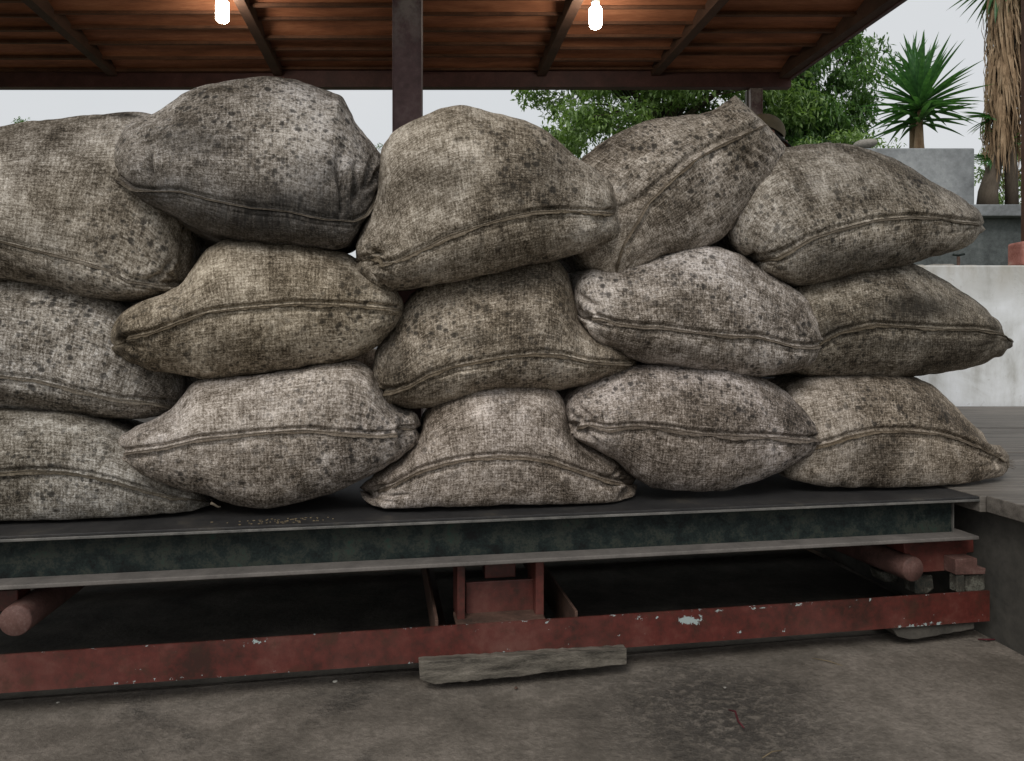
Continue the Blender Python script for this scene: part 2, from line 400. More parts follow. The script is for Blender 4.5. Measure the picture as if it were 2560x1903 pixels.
def mat_leaf(name, c0, c1, c2, trans=0.35):
    k = N(name); oi = k.vec()
    v = k.noise(oi, 2.5, 3, .6); f = k.noise(oi, 25, 2, .5)
    c = k.ramp(k.ma('ADD', k.ma('MULTIPLY', v, .5), k.ma('MULTIPLY', f, .5)), [(0.38, c0), (0.52, c1), (0.66, c2)])
    k.col(c); k.rough(0.38, 0.5)
    tr = k.n('ShaderNodeBsdfTranslucent'); k.l(k.mx(1.0, c, (1.3, 1.5, 0.6), 'MULTIPLY'), tr.inputs[0])
    ms = k.n('ShaderNodeMixShader'); ms.inputs[0].default_value = trans
    k.l(k.b.outputs[0], ms.inputs[1]); k.l(tr.outputs[0], ms.inputs[2]); k.l(ms.outputs[0], k.out.inputs[0])
    return k.m
M_LEAF = mat_leaf('broad_leaf', (0.08, 0.14, 0.05), (0.20, 0.30, 0.11), (0.38, 0.50, 0.23))
M_LEAF2 = mat_leaf('dark_broad_leaf', (0.045, 0.09, 0.035), (0.11, 0.21, 0.07), (0.25, 0.39, 0.14))
M_YUC = mat_leaf('sword_leaf', (0.04, 0.11, 0.04), (0.075, 0.19, 0.07), (0.16, 0.30, 0.12), 0.3)
M_DEAD = mat_simple('dead_leaf', [(0.35, (0.16, 0.10, 0.055)), (0.55, (0.33, 0.23, 0.14)), (0.72, (0.50, 0.40, 0.28))], 6, rough=0.8, stretch=(3, 3, .6))

# ------------------------------------------------------------------ ground and structure
def sheet(name, x0, x1, y0, y1, z, mat, nx=2, ny=2, amp=0.0, freq=2.0):
    xs = np.linspace(x0, x1, nx); ys = np.linspace(y0, y1, ny)
    X, Y = np.meshgrid(xs, ys); P = np.stack([X, Y, np.zeros_like(X)], -1)
    Z = z + (vnoise(P, freq) * amp + vnoise(P, freq * 4, 3) * amp * .35 if amp else 0 * X)
    V = np.stack([X, Y, Z], -1).reshape(-1, 3)
    Fc = [(j * nx + i, j * nx + i + 1, (j + 1) * nx + i + 1, (j + 1) * nx + i) for j in range(ny - 1) for i in range(nx - 1)]
    return mesh_obj(name, V.tolist(), Fc, mat, smooth=True)

g = sheet('ground', -300, 300, -300, 600, -0.02, M_GRASS); tag(g, kind='structure')
fl = sheet('concrete_floor', -5.5, 5.5, -4.5, 4.0, 0.0, M_FLOOR, 180, 140, 0.006, 2.2); tag(fl, kind='structure')

# raised terrain behind the white wall
ter = mesh_obj('raised_ground', box_pts(W, -60, 60, 5.45, 400, -0.01, 1.30), BOXF, M_GRASS); tag(ter, kind='structure')

# white rendered wall (one thing)
wall = multibox('rendered_wall', W, [(-6.5, 5.0, 5.20, 5.42, 0.0, 1.425)], M_WALL, bev=0.012)
tag(wall, 'low white rendered wall with brown stains running behind the sacks and deck', 'wall')

# timber deck: planks as parts
deck = empty('timber_deck', (2.4, 3.4, 0.0))
tag(deck, 'raised grey timber deck with thick board ends at the right of the sacks', 'deck')
ZT = 0.438
def edge_x(y): return 1.395 - 0.150 * (y - 2.18)
ys = [1.30, 1.52, 1.745, 1.96, 2.185]
while ys[-1] < 5.0: ys.append(ys[-1] + random.choice([0.205, 0.215, 0.225]))
ys[-1] = 5.17
for i in range(len(ys) - 1):
    y0, y1 = ys[i] + 0.0025, ys[i + 1] - 0.0025
    dz = random.uniform(-0.003, 0.003); off = random.uniform(-0.012, 0.012)
    if y0 < 3.35:
        xa, xb = edge_x(y0) + off, edge_x(y1) + off
        V = [(xa, y0), (xb, y1)]
        P = []
        for (xx, yy) in V:
            for z in (ZT - 0.048 + dz, ZT + dz): P.append((xx, yy, z))
        for yy in (y0, y1):
            for z in (ZT - 0.048 + dz, ZT + dz): P.append((4.7, yy, z))
    else:
        P = box_pts(W, -3.6, 4.7, y0, y1, ZT - 0.048 + dz, ZT + dz)
    o = mesh_obj('plank', P, BOXF, M_DECK, deck); bevel(o, 0.003)
# side and inner faces of the deck
def quadbox(name, pts, z0, z1, mat, parent):
    P = [(p[0], p[1], z) for p in pts for z in (z0, z1)]
    n = len(pts)
    Fc = [tuple(2 * i for i in reversed(range(n))), tuple(2 * i + 1 for i in range(n))]
    for i in range(n):
        j = (i + 1) % n; Fc.append((2 * i, 2 * j, 2 * j + 1, 2 * i + 1))
    return mesh_obj(name, P, Fc, mat, parent)
quadbox('side_wall', [(edge_x(1.3) + .05, 1.3), (edge_x(3.45) + .05, 3.45), (edge_x(3.45) + .17, 3.45), (edge_x(1.3) + .17, 1.3)], -0.01, ZT - 0.052, M_DECKSIDE, deck)
quadbox('inner_wall', [(-3.6, 3.48), (1.45, 3.48), (1.45, 3.6), (-3.6, 3.6)], -0.01, ZT - 0.052, M_SHADE_BROWN, deck)  # wall behind the platform takes the painted shade tone

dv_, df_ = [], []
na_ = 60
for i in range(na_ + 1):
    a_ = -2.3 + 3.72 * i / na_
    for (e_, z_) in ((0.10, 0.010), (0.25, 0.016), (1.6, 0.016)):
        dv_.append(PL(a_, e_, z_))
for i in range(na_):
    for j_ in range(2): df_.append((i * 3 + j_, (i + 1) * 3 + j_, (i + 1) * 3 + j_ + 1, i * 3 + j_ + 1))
dd_ = mesh_obj('painted_shade_sheet', dv_, df_, M_SHADE_BROWN, smooth=True); tag(dd_, kind='stuff')  # sheet added over the floor, its colour deepening the shade beneath the platform
# ------------------------------------------------------------------ weigh platform
plat = empty('weigh_platform', tuple(PL(0, 0.5, 0)))
tag(plat, 'long dark steel weighing platform on a chipped red frame carrying the stacked sacks', 'weighing platform')
AL = -2.05; AR = pa(2452, 0)          # left/right ends
AW = pa(2412, 0)
box('top_plate', PL, AL, AR, 0.004, 1.02, 0.430, 0.436, M_PLATE, plat, 0.001)
# rolled section: upper flange edge, web, lower flange
multibox('upper_flange', PL, [(AL, AR - .002, 0.0, 0.09, 0.4225, 0.4292)], M_BARE, plat, 0.0012)
web = multibox('beam_web', PL, [(AL, AW, 0.052, 0.059, 0.3225, 0.422)], M_STEEL, plat, 0)
multibox('lower_flange', PL, [(AL, AR - .01, -0.006, 0.095, 0.3115, 0.3222)], M_DUST, plat, 0.0025)
multibox('stiffener_plate', PL, [(AW + 0.0005, AW + 0.0035, 0.046, 0.068, 0.3226, 0.4221)], M_BARE, plat, 0)
multibox('end_beam', PL, [(AW - .03, AW - .023, 0.0595, 1.0, 0.3226, 0.4221)], M_STEEL, plat, 0)
multibox('rear_beam', PL, [(AL, AR, 0.975, 0.982, 0.3226, 0.4221), (AL, AR, 0.95, 1.01, 0.3125, 0.322)], M_STEEL, plat, 0)
# small fillet of dust lying on the flange against the web is the flange's own colour

# red front rail, densely meshed so that a chip attribute can sit on it
def chip_grid(name, a0, a1, e, z0, z1, chips, parent):
    na, nz = 420, 14
    A = np.linspace(a0, a1, na); Z = np.linspace(z0, z1, nz)
    V, Fc, at = [], [], []
    for j, z in enumerate(Z):
        for i, a in enumerate(A):
            V.append(PL(a, e, z))
            v = 0.0
            for (ca, cz, ra, rz, am) in chips:
                v = max(v, am * math.exp(-((a - ca) / ra) ** 2 - ((z - cz) / rz) ** 2))
            if z < z0 + 0.012: v = max(v, 0.34 * (0.5 + 0.5 * math.sin(a * 9) * math.sin(a * 3.1 + 1)))
            if z > z1 - 0.006: v = max(v, 0.30)
            at.append(v)
    n0 = len(V)
    for j in range(nz - 1):
        for i in range(na - 1):
            Fc.append((j * na + i, j * na + i + 1, (j + 1) * na + i + 1, (j + 1) * na + i))
    # body behind the face: an angle iron, leg 7 mm thick with a foot going back
    for (ea, eb, za, zb) in ((e + .0005, e + .007, z0, z1 - .0005), (e + .0075, e + .06, z0, z0 + .007)):
        n = len(V); V += box_pts(PL, a0, a1, ea, eb, za, zb); Fc += [tuple(q + n for q in f) for f in BOXF]
        at += [0.25] * 8
    o = mesh_obj(name, V, Fc, M_RED, parent)
    o.data.attributes.new('chip', 'FLOAT', 'POINT').data.foreach_set('value', at)
    return o
def zz(y, x, e=0.0): return float(ue(float(x), float(y), e)[2])
chips = []
for (x, y, rx, ry, am) in [(1600, 1548, 16, 10, .95), (1722, 1550, 36, 14, 1.15), (1640, 1543, 14, 5, .7), (1795, 1526, 34, 4, .9),
                           (1905, 1520, 26, 5, .75), (1990, 1515, 20, 4, .7), (645, 1606, 36, 6, .8), (1100, 1655, 90, 6, .9), (1262, 1634, 10, 12, 1.0),
                           (1415, 1610, 14, 6, .8), (1370, 1557, 5, 5, 1.0), (1550, 1590, 6, 5, .9), (680, 1680, 50, 5, .7), (1850, 1580, 16, 6, .7),
                           (1960, 1575, 20, 5, .7), (2300, 1562, 120, 5, .85), (1330, 1640, 60, 6, .9)]:
    chips.append((pa(x), zz(y, x), rx / F * 1.98, ry / F * 1.98, am))
AR2 = pa(2473, 0)
chip_grid('front_rail', AL, AR2, -0.002, 0.068, 0.158, chips, plat)
multibox('rear_rail', PL, [(AL, AR2, 0.95, 0.957, 0.068, 0.158)], M_BROWN, plat, 0)

def PX(x, y, e): return ue(float(x), float(y), e)
def pbox(name, x0, x1, y0, y1, e, thick, mat, parent, bev=0.0025):
    """box given by its face in photo pixels on plane e, going back by thick"""
    a0, a1 = pa(x0, e), pa(x1, e); z1, z0 = zz(y0, (x0 + x1) / 2, e), zz(y1, (x0 + x1) / 2, e)
    return box(name, PL, a0, a1, e, e + thick, z0, z1, mat, parent, bev)
# centre bracket
pbox('bracket_plate', 1143, 1163, 1402, 1560, 0.05, 0.12, M_RED, plat)
pbox('bracket_plate', 1339, 1360, 1392, 1545, 0.05, 0.12, M_RED, plat)
pbox('bracket_face', 1165, 1337, 1452, 1556, 0.09, 0.008, M_RED, plat)
pbox('hanger_block', 1212, 1289, 1400, 1445, 0.12, 0.05, M_RED, plat)
pbox('bracket_base', 1140, 1364, 1553, 1562, 0.02, 0.09, M_BROWN, plat)
# cross members running back beneath the platform
for x in (1092, 1441):
    a = pa(x, 0.012)
    multibox('cross_member', PL, [(a - .004, a + .004, 0.012, 0.93, 0.069, 0.17), (a + .0045, a + .04, 0.012, 0.93, 0.069, 0.076)], M_BROWN, plat, 0.001)
# round lever bars
def bar(x, y, r, e0, e1, skew, rise=0.0):
    p0 = PX(x, y, e0); a0 = p0[0] * TX + (p0[1] - D0) * TY; z0 = p0[2]
    P0 = PL(a0, e0, z0); P1 = PL(a0 + skew, e1, z0 + rise)
    dv = (P1 - P0).normalized()
    o = tube('lever_bar', [P0, P0 + dv * .003, P0 + dv * .006, P1], [r * .93, r * .985, r, r], M_PINK, plat, 32)
    return o
bar(2284, 1424, 0.037, 0.035, 0.9, -0.06)
bar(37, 1553, 0.0375, 0.01, 0.9, 0.02)
# right hand bearing assembly
def poly_block(name, pts, e, thick, mat, parent, bev=0.002):
    V = [Vector(PX(x, y, e)) for x, y in pts]
    dv = Vector((NX, NY, 0)) * thick
    n = len(V); V += [v + dv for v in V]
    Fc = [tuple(reversed(range(n))), tuple(range(n, 2 * n))] + [(i, (i + 1) % n, n + (i + 1) % n, n + i) for i in range(n)]
    o = mesh_obj(name, V, Fc, mat, parent)
    if bev: bevel(o, bev)
    return o
def q(cx, cy): return (2050 + cx / 3.304, 1150 + cy / 3.304)
br = poly_block('bearing_block', [q(690, 675), q(1268, 645), q(1272, 765), q(1212, 768), q(1208, 905), q(760, 935), q(745, 780), q(700, 775)], 0.06, 0.09, M_RED, plat)
poly_block('clamp_block', [q(1122, 822), q(1300, 812), q(1302, 885), q(1372, 895), q(1366, 945), q(1122, 950)], 0.012, 0.05, M_PINK, plat)
pbox('clamp_leg', q(1130, 0)[0], q(1196, 0)[0], q(0, 952)[1], q(0, 1092)[1], 0.016, 0.03, M_GREENISH, plat)
poly_block('casting', [q(1206, 950), q(1362, 946), q(1368, 1075), q(1300, 1090), q(1206, 1090)], 0.022, 0.06, M_GREENISH, plat, 0.004)
poly_block('casting', [q(500, 925), q(640, 930), q(650, 1015), q(530, 1010)], 0.20, 0.06, M_GREENISH, plat, 0.004)
poly_block('casting', [q(780, 950), q(930, 950), q(945, 1065), q(885, 1110), q(790, 1110)], 0.09, 0.05, M_GREENISH, plat, 0.004)
pbox('bearing_block', -60, 44, 1478, 1530, 0.06, 0.07, M_RED, plat)

# wooden packing under the rail
def rough_block(name, pts, e, thick, mat, amp=0.004, zfloor=0.0):
    """outline in pixels, sides roughened: weathered timber"""
    out_ = []
    n = len(pts)
    for i in range(n):
        x0, y0 = pts[i]; x1, y1 = pts[(i + 1) % n]
        m = max(2, int(math.hypot(x1 - x0, y1 - y0) / 14))
        for k in range(m):
            t = k / m; out_.append((x0 + (x1 - x0) * t, y0 + (y1 - y0) * t + (random.uniform(-2, 2) if k else 0)))
    return poly_block(name, out_, e, thick, mat, None, 0.002)
wb = rough_block('timber_block', [(1047, 1655), (1567, 1622), (1567, 1662), (1500, 1668), (1390, 1680), (1240, 1698), (1088, 1712), (1050, 1700)], -0.03, 0.16, M_WOOD)
tag(wb, 'weathered grey timber packing block under the middle of the red rail', 'wooden block')
wb2 = rough_block('timber_block', [(2225, 1568), (2436, 1556), (2436, 1572), (2400, 1580), (2330, 1592), (2275, 1599), (2245, 1592)], 0.012, 0.10, M_SHADE_BROWN)
tag(wb2, 'small timber wedge on the floor under the right end of the red rail', 'wooden block')

# ------------------------------------------------------------------ the shed
ZC = 2.62
shed = empty('open_shed', (0.0, 3.0, 0.0))
tag(shed, 'open shed roof of orange brown boards on dark rafters and maroon steel posts', 'shed')
RX0 = [-4.35, -3.55, -2.75, -1.907, -0.866, -0.04, 0.80, 1.517, 2.33]
def rx(i, y): return RX0[i] - 0.131 * y
YB = 4.68; YF = 1.30
beam = multibox('eave_beam', W, [(-5.2, 1.766, YB, YB + .006, 2.50, 2.66), (-5.2, 1.766, YB + .006, YB + .06, 2.50, 2.507), (-5.2, 1.766, YB + .006, YB + .03, 2.653, 2.66)], M_BEAM, shed, 0.001)
multibox('middle_beam', W, [(-5.0, 2.0, 2.80, 2.90, 2.47, 2.555)], M_BEAM, shed, 0.001)
for i in range(len(RX0)):
    h = 0.055 if i < 8 else 0.075
    wdt = 0.028 if i < 8 else 0.03
    P = [(rx(i, y) + s * wdt, y, z) for s in (-1, 1) for y in (YF, YB - .004) for z in (ZC - h + .003 * (i % 3), ZC + .05)]
    bevel(mesh_obj('rafter', P, BOXF, M_RAFTER, shed), 0.003)
pitch = 0.19
for bay in range(len(RX0) - 1):
    y = YB - 0.03 + random.uniform(-.02, .0)
    r = 0
    while y > YF:
        wd = pitch * random.choice([0.86, 1.0, 1.0, 1.12])
        y1 = max(y - wd, YF)
        # far edge hangs lower than the near edge: lapped boards
        lo, hi = 0.072 + random.uniform(-.012, .012), 0.002
        P = []
        for s in (0, 1):
            for (yy, dz) in ((y1 + .001, hi), (y + 0.022, lo)):
                xx = rx(bay + s, yy) + (0.001 if s == 0 else -0.001)
                for z in (ZC + .062 - dz, ZC + .074 - dz): P.append((xx, yy, z))
        mesh_obj('board', P, BOXF, M_CEIL, shed)
        bw = random.uniform(.010, .030); zb = ZC + .062 - lo
        P = []
        for s in (0, 1):
            for yy in (y - .004, y - .004 + bw):
                xx = rx(bay + s, yy) + (0.002 if s == 0 else -0.002)
                for z in (zb - .016, zb - .001): P.append((xx, yy, z))
        mesh_obj('batten', P, BOXF, M_BATTEN, shed)
        y = y1; r += 1
P = []
for s in (0, len(RX0) - 1):
    for yy in (YF - .1, YB + .12):
        for z in (ZC + .085, ZC + .095): P.append((rx(s, yy) + (-.05 if s == 0 else .05), yy, z))
mesh_obj('roof_sheet', P, BOXF, M_SHEET, shed)
# gable trim along the right hand edge
P = [(rx(8, y) + s, y, z) for s in (.031, .055) for y in (YF, YB + .08) for z in (ZC - .075, ZC + .055)]
mesh_obj('barge_board', P, BOXF, M_BEAM, shed)
def channel_post(x0, x1, d, z0, z1, lip=0.05):
    X0, X1 = (x0 - CX) / F * d, (x1 - CX) / F * d
    return multibox('post', W, [(X0, X1, d + .004, d + .012, z0, z1), (X0 - .0005, X0 + .0045, d, d + lip, z0, z1), (X1 - .0045, X1 + .0005, d, d + lip, z0, z1)], M_POST, shed, 0.001)
channel_post(981, 1053, 2.84, 0.44, 2.47)
channel_post(1877, 1907, 4.69, 0.44, 2.499, 0.04)
multibox('post_flange', W, [((1866 - CX) / F * 4.75, (1876.5 - CX) / F * 4.75, 4.74, 4.78, 0.44, 2.499)], M_DUST, shed, 0.001)

# far right post on its red block
post_r = multibox('steel_post', W, [(3.685, 3.80, 5.26, 5.36, 1.602, 4.6)], M_RAFTER, bev=0.004)
tag(post_r, 'dark steel post standing on the red block at the right edge', 'post')
bl = box('concrete_block', W, (2519 - CX) / F * 5.39, 3.86, 5.235, 5.40, 1.4255, 1.60, M_BRICK, None, 0.018)
tag(bl, 'worn red painted block on top of the white wall', 'block')

# bulbs
M_GLOW = bpy.data.materials.new('lit_tube'); M_GLOW.use_nodes = True
t = M_GLOW.node_tree; t.nodes.clear(); o_ = t.nodes.new('ShaderNodeOutputMaterial'); e_ = t.nodes.new('ShaderNodeEmission')
e_.inputs[0].default_value = (1.0, 0.93, 0.80, 1); e_.inputs[1].default_value = 80.0; t.links.new(e_.outputs[0], o_.inputs[0])
M_PLASTIC = mat_simple('lamp_plastic', [(0.3, (0.55, 0.53, 0.48)), (0.7, (0.7, 0.68, 0.62))], 10, rough=0.4)
M_CORD = mat_simple('black_cord', [(0.3, (0.01, 0.01, 0.01)), (0.7, (0.02, 0.02, 0.02))], 10, rough=0.5)
def lathe(name, prof, loc, mat, parent, seg=24):
    V, Fc = [], []
    for (r, z) in prof:
        for k in range(seg):
            an = 2 * math.pi * k / seg; V.append((loc[0] + r * math.cos(an), loc[1] + r * math.sin(an), loc[2] + z))
    for i in range(len(prof) - 1):
        for k in range(seg): Fc.append((i * seg + k, (i + 1) * seg + k, (i + 1) * seg + (k + 1) % seg, i * seg + (k + 1) % seg))
    return mesh_obj(name, V, Fc, mat, parent, smooth=True)
def bulb(x, ytop, ybot, d, label, tilt=0):
    p = up(x, ybot, d); L = (ybot - ytop) / F * d
    root = empty('light_bulb', tuple(p)); tag(root, label, 'light bulb', 'lit bulbs hanging under the shed roof')
    r = 0.031
    lathe('glass', [(0.0001, 0), (r * .6, .003), (r * .92, .012), (r, .03), (r, L * .72), (r * .9, L * .8), (r * .62, L * .86), (r * .55, L)], p, M_GLOW, root)
    lathe('cap', [(r * .62, L + .0005), (r * .66, L + .012), (r * .6, L + .03), (r * .42, L + .035), (.0001, L + .036)], p, M_PLASTIC, root)
    lathe('socket', [(r * .5, L + .0365), (r * .55, L + .045), (r * .5, L + .075), (.0001, L + .08)], p, M_CORD, root)
    tube('cord', [p + Vector((0, 0, L + .08)), p + Vector((.004, 0, L + .12)), Vector((p.x, p.y, ZC + .01))], 0.003, M_CORD, root, 8)
bulb(556, -8, 57, 3.6, 'lit bulb hanging above the tallest sack left of the steel post')
bulb(1489, 8, 72, 3.6, 'lit bulb hanging under the roof right of the steel post')

# ------------------------------------------------------------------ sacks
def poly_smooth(pts, n, sm=0.012):
    p = np.array(pts, float)
    s = np.r_[0, np.cumsum(np.hypot(*np.diff(p, axis=0).T))]
    t = np.linspace(0, s[-1], 900)
    xy = np.stack([np.interp(t, s, p[:, 0]), np.interp(t, s, p[:, 1])], -1)
    k = max(3, int(900 * sm)); ker = np.exp(-0.5 * (np.arange(-3 * k, 3 * k + 1) / k) ** 2); ker /= ker.sum()
    # mirror-odd padding keeps the end points fixed
    pad0 = 2 * xy[0] - xy[1:3 * k + 1][::-1]; pad1 = 2 * xy[-1] - xy[-3 * k - 1:-1][::-1]
    ext = np.vstack([pad0, xy, pad1])
    xy = np.stack([np.convolve(ext[:, c], ker, 'valid') for c in (0, 1)], -1)
    # parameter: half arc length, half horizontal progress
    dd = np.diff(xy, axis=0); q_ = 0.4 * np.hypot(dd[:, 0], dd[:, 1]) + 0.6 * np.abs(dd[:, 0])
    u = np.r_[0, np.cumsum(q_)]; u /= u[-1]
    return u, xy
def at_u(curve, us):
    u, xy = curve
    return np.stack([np.interp(us, u, xy[:, 0]), np.interp(us, u, xy[:, 1])], -1)

NU, NF, NBK = 200, 132, 26
SACKS = []
def sack(label, T, S, B, e0=0.04, dT=0.20, dB=0.15, depth=0.60, k=7.0, pu=0.92, pl=0.92, wr=(), dents=(), stains=(), tint=(1, 1, 1),
         floor=None, seed=1, folds=(1.0, 1.0), flip=1, hem=1.0, sag=0.0, lump=0.006, seam_vis=1.0):
    r = np.random.default_rng(seed)
    s = np.linspace(0, 1, NU); us = 0.45 * s + 0.55 * (0.5 - 0.5 * np.cos(np.pi * s))
    cT, cS, cB = poly_smooth(T, NU), poly_smooth(S, NU, 0.006), poly_smooth(B, NU)
    pT, pS, pB = at_u(cT, us), at_u(cS, us), at_u(cB, us)
    m = np.abs(2 * us - 1)
    f = np.sqrt(np.clip(1 - m ** k, 0, 1))
    emid = e0 + dT
    th = np.linspace(0, np.pi, NF)
    # concentrate samples around the seam
    ths = th - 0.16 * np.sin(2 * th) * -1
    px = np.zeros((NU, NF, 2)); e = np.zeros((NU, NF))
    eS = e0 + 0.035 * m ** 2
    for j, a in enumerate(ths):
        if a <= np.pi / 2:
            c = max(math.cos(a), 0) ** pu; sn = math.sin(a) ** pu
            px[:, j] = pS + (pT - pS) * c; ee = eS + (emid - eS) * (1 - sn)
        else:
            c = max(-math.cos(a), 0) ** pl; sn = max(math.sin(a), 0) ** pl
            px[:, j] = pS + (pB - pS) * c; ee = eS + (e0 + dB - eS) * (1 - sn)
        e[:, j] = emid + (ee - emid) * f
    P = ue(px[..., 0], px[..., 1], e)                      # (NU,NF,3)
    # back half
    tb = np.linspace(0, np.pi, NBK + 2)[1:-1]
    Tw, Bw = P[:, 0], P[:, -1]
    nvec = np.array([NX, NY, 0.0])
    Q = np.zeros((NU, NBK, 3))
    rayT = Tw - np.array([0, 0, HE]); rayT = rayT / rayT[:, 1:2]
    slope = np.minimum(rayT[:, 2], 0.05)
    for j, a in enumerate(tb):                              # a: 0 at T -> pi at B
        c = abs(math.cos(a)) ** 0.9; sn = math.sin(a) ** 0.9
        mid = 0.5 * (Tw + Bw)
        end = Tw if a < np.pi / 2 else Bw
        pos = mid + (end - mid) * c
        adv = (depth * f * sn)[:, None]
        pos = pos + nvec * adv
        if a < np.pi / 2: pos[:, 2] += (adv[:, 0] * slope)
        if sag and a > np.pi / 2: pos[:, 2] -= sag * sn * np.clip(1.6 - 3.2 * us, 0, 1) * f
        # mirrored front so that the ends close
        jj = int(round(a / np.pi * (NF - 1))); mir = P[:, jj]
        Q[:, j] = mir * (1 - f[:, None]) + pos * f[:, None]
    G = np.concatenate([P, Q[:, ::-1]], 1)                  # loop: top->front->bottom->back
    NL = NF + NBK
    # normals
    du = np.gradient(G, axis=0)
    dv = (np.roll(G, -1, 1) - np.roll(G, 1, 1))
    nn = np.cross(dv, du); ln = np.linalg.norm(nn, axis=2, keepdims=True); nn = nn / np.maximum(ln, 1e-9)
    if (nn[NU // 2, NF // 2] @ nvec) > 0: nn = -nn
    # displacement
    D = np.zeros((NU, NL))
    fpx = px
    x_, y_ = fpx[..., 0], fpx[..., 1]
    Df = np.zeros((NU, NF))
    endw = np.clip((1 - m) / 0.04, 0, 1)[:, None]
    def ridge(x0, y0, x1, y1, wd, dep):
        L = math.hypot(x1 - x0, y1 - y0) + 1e-6; tx, ty = (x1 - x0) / L, (y1 - y0) / L
        t = (x_ - x0) * tx + (y_ - y0) * ty; nn_ = -(x_ - x0) * ty + (y_ - y0) * tx
        nn_ = nn_ + 3.0 * np.sin(t / L * 5 + seed)           # not ruler straight
        env = np.clip(np.minimum(t + wd, L - t + wd) / (0.35 * L + wd), 0, 1)
        return dep * np.exp(-(nn_ / wd) ** 2) * env ** 1.2
    for wv in wr: Df += 2.2 * ridge(*wv)
    for (cx, cy, rx_, ry_, dep) in dents:
        Df += (1.7 if dep < 0 else 1.0) * dep * np.exp(-((x_ - cx) / rx_) ** 2 - ((y_ - cy) / ry_) ** 2)
    # gathered folds radiating from both seam ends
    for side, amt in ((0, folds[0]), (1, folds[1])):
        if amt <= 0: continue
        E = pS[0] if side == 0 else pS[-1]; sg = 1 if side == 0 else -1
        nf = 7
        for q_ in range(nf):
            an = math.radians(-62 + 124 * (q_ + r.uniform(-.3, .3)) / (nf - 1))
            L = r.uniform(35, 105)
            x0, y0 = E[0] + sg * 10 * math.cos(an), E[1] + 10 * math.sin(an)
            Df += ridge(x0, y0, x0 + sg * L * math.cos(an), y0 + L * math.sin(an), r.uniform(4.5, 8), amt * r.choice([-1, -1, .8]) * r.uniform(.0025, .006))
    # crease over the hem and pucker along it
    dS = (y_ - pS[:, None, 1])
    hw = np.clip((1 - m) / 0.06, 0, 1)[:, None]
    Df += -0.0125 * np.exp(-((dS + 9) / 4.6) ** 2) * hw * seam_vis
    Df += -0.004 * np.exp(-((dS - 15) / 4.0) ** 2) * hw * seam_vis * (0.5 + 0.5 * vnoise(np.stack([us * 9, us * 0, us * 0], -1), 1.0, seed + 31))[:, None]
    cu = np.cumsum(np.r_[0, np.hypot(*np.diff(pS, axis=0).T)])
    puck = vnoise(np.stack([cu, 0 * cu, 0 * cu], -1), 1 / 11.0, seed) * 0.7 + vnoise(np.stack([cu, 0 * cu, 0 * cu], -1), 1 / 24.0, seed + 5)
    Df += 0.0028 * puck[:, None] * np.exp(-np.abs(dS) / 26.0) * hw
    # long soft tension folds running from the hem
    for q_ in range(6):
        i0 = r.integers(15, NU - 15); x0, y0 = pS[i0]
        up_ = r.choice([-1, 1]); L = r.uniform(50, 150)
        Df += ridge(x0, y0, x0 + r.uniform(-35, 35), y0 + up_ * L, r.uniform(9, 16), r.choice([-1, 1]) * r.uniform(.0015, .0035))
    D[:, :NF] = Df * endw
    low = vnoise(G, 9, seed) * 0.9 + vnoise(G, 22, seed + 2) * 0.5 + vnoise(G, 48, seed + 4) * 0.28
    D += low * lump * np.clip((1 - m) / 0.05, 0.15, 1)[:, None]
    G = G + nn * D[..., None]
    if floor is not None:
        zf = floor
        z = G[..., 2]; G[..., 2] = np.where(z < zf + .02, zf + 0.02 * np.exp((z - zf - .02) / 0.02), z)
        G[..., 2] = np.maximum(G[..., 2], zf + 0.0006)
    # mesh
    verts = G.reshape(-1, 3); cen = verts.mean(0); base = np.array([cen[0], cen[1], verts[:, 2].min()])
    idx = np.arange(NU * NL).reshape(NU, NL)
    a = idx[:-1, :]; b = idx[1:, :]; a2 = np.roll(a, -1, 1); b2 = np.roll(b, -1, 1)
    faces = np.stack([a, a2, b2, b], -1).reshape(-1, 4)
    me = bpy.data.meshes.new('jute_sack')
    me.from_pydata((verts - base).tolist(), [], faces.tolist())
    me.polygons.foreach_set('use_smooth', [True] * len(me.polygons))
    # UV in metres
    ul = np.r_[0, np.cumsum(np.linalg.norm(np.diff(G[:, NF // 2], axis=0), axis=1))]
    vl = np.r_[0, np.cumsum(np.linalg.norm(np.diff(np.vstack([G[NU // 2], G[NU // 2][:1]]), axis=0), axis=1))]
    uvl = me.uv_layers.new(name='UVMap')
    fi = faces % NL; fu = faces // NL
    vv = vl[fi].copy()
    wrap = (fi == 0) & (fi.max(1, keepdims=True) == NL - 1); vv[wrap] = vl[-1]
    uvs = np.stack([ul[fu] + seed * .37, vv + seed * .11], -1)
    uvl.data.foreach_set('uv', uvs.reshape(-1))
    stain = np.zeros((NU, NL))
    for (cx, cy, rx_, ry_, am) in stains:
        stain[:, :NF] = np.maximum(stain[:, :NF], am * np.exp(-(((x_ - cx) / rx_) ** 2 + ((y_ - cy) / ry_) ** 2) ** 1.3))
    me.attributes.new('stain', 'FLOAT', 'POINT').data.foreach_set('value', stain.reshape(-1))
    me.materials.append(M_SACK); me.update()
    o = bpy.data.objects.new('jute_sack', me); COL.objects.link(o)
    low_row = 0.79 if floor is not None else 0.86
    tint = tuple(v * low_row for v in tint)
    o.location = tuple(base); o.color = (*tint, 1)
    tag(o, label, 'sack', 'filled jute sacks stacked on the weighing platform')
    # ---- hem: a folded strip of cloth standing off the seam
    i0, i1 = 3, NU - 4
    L = np.linspace(i0, i1, 260); jS = NF // 2
    jj = np.argmin(np.abs(ths - np.pi / 2)); 
    C = np.stack([np.interp(L, np.arange(NU), G[:, jj, c]) for c in range(3)], -1)
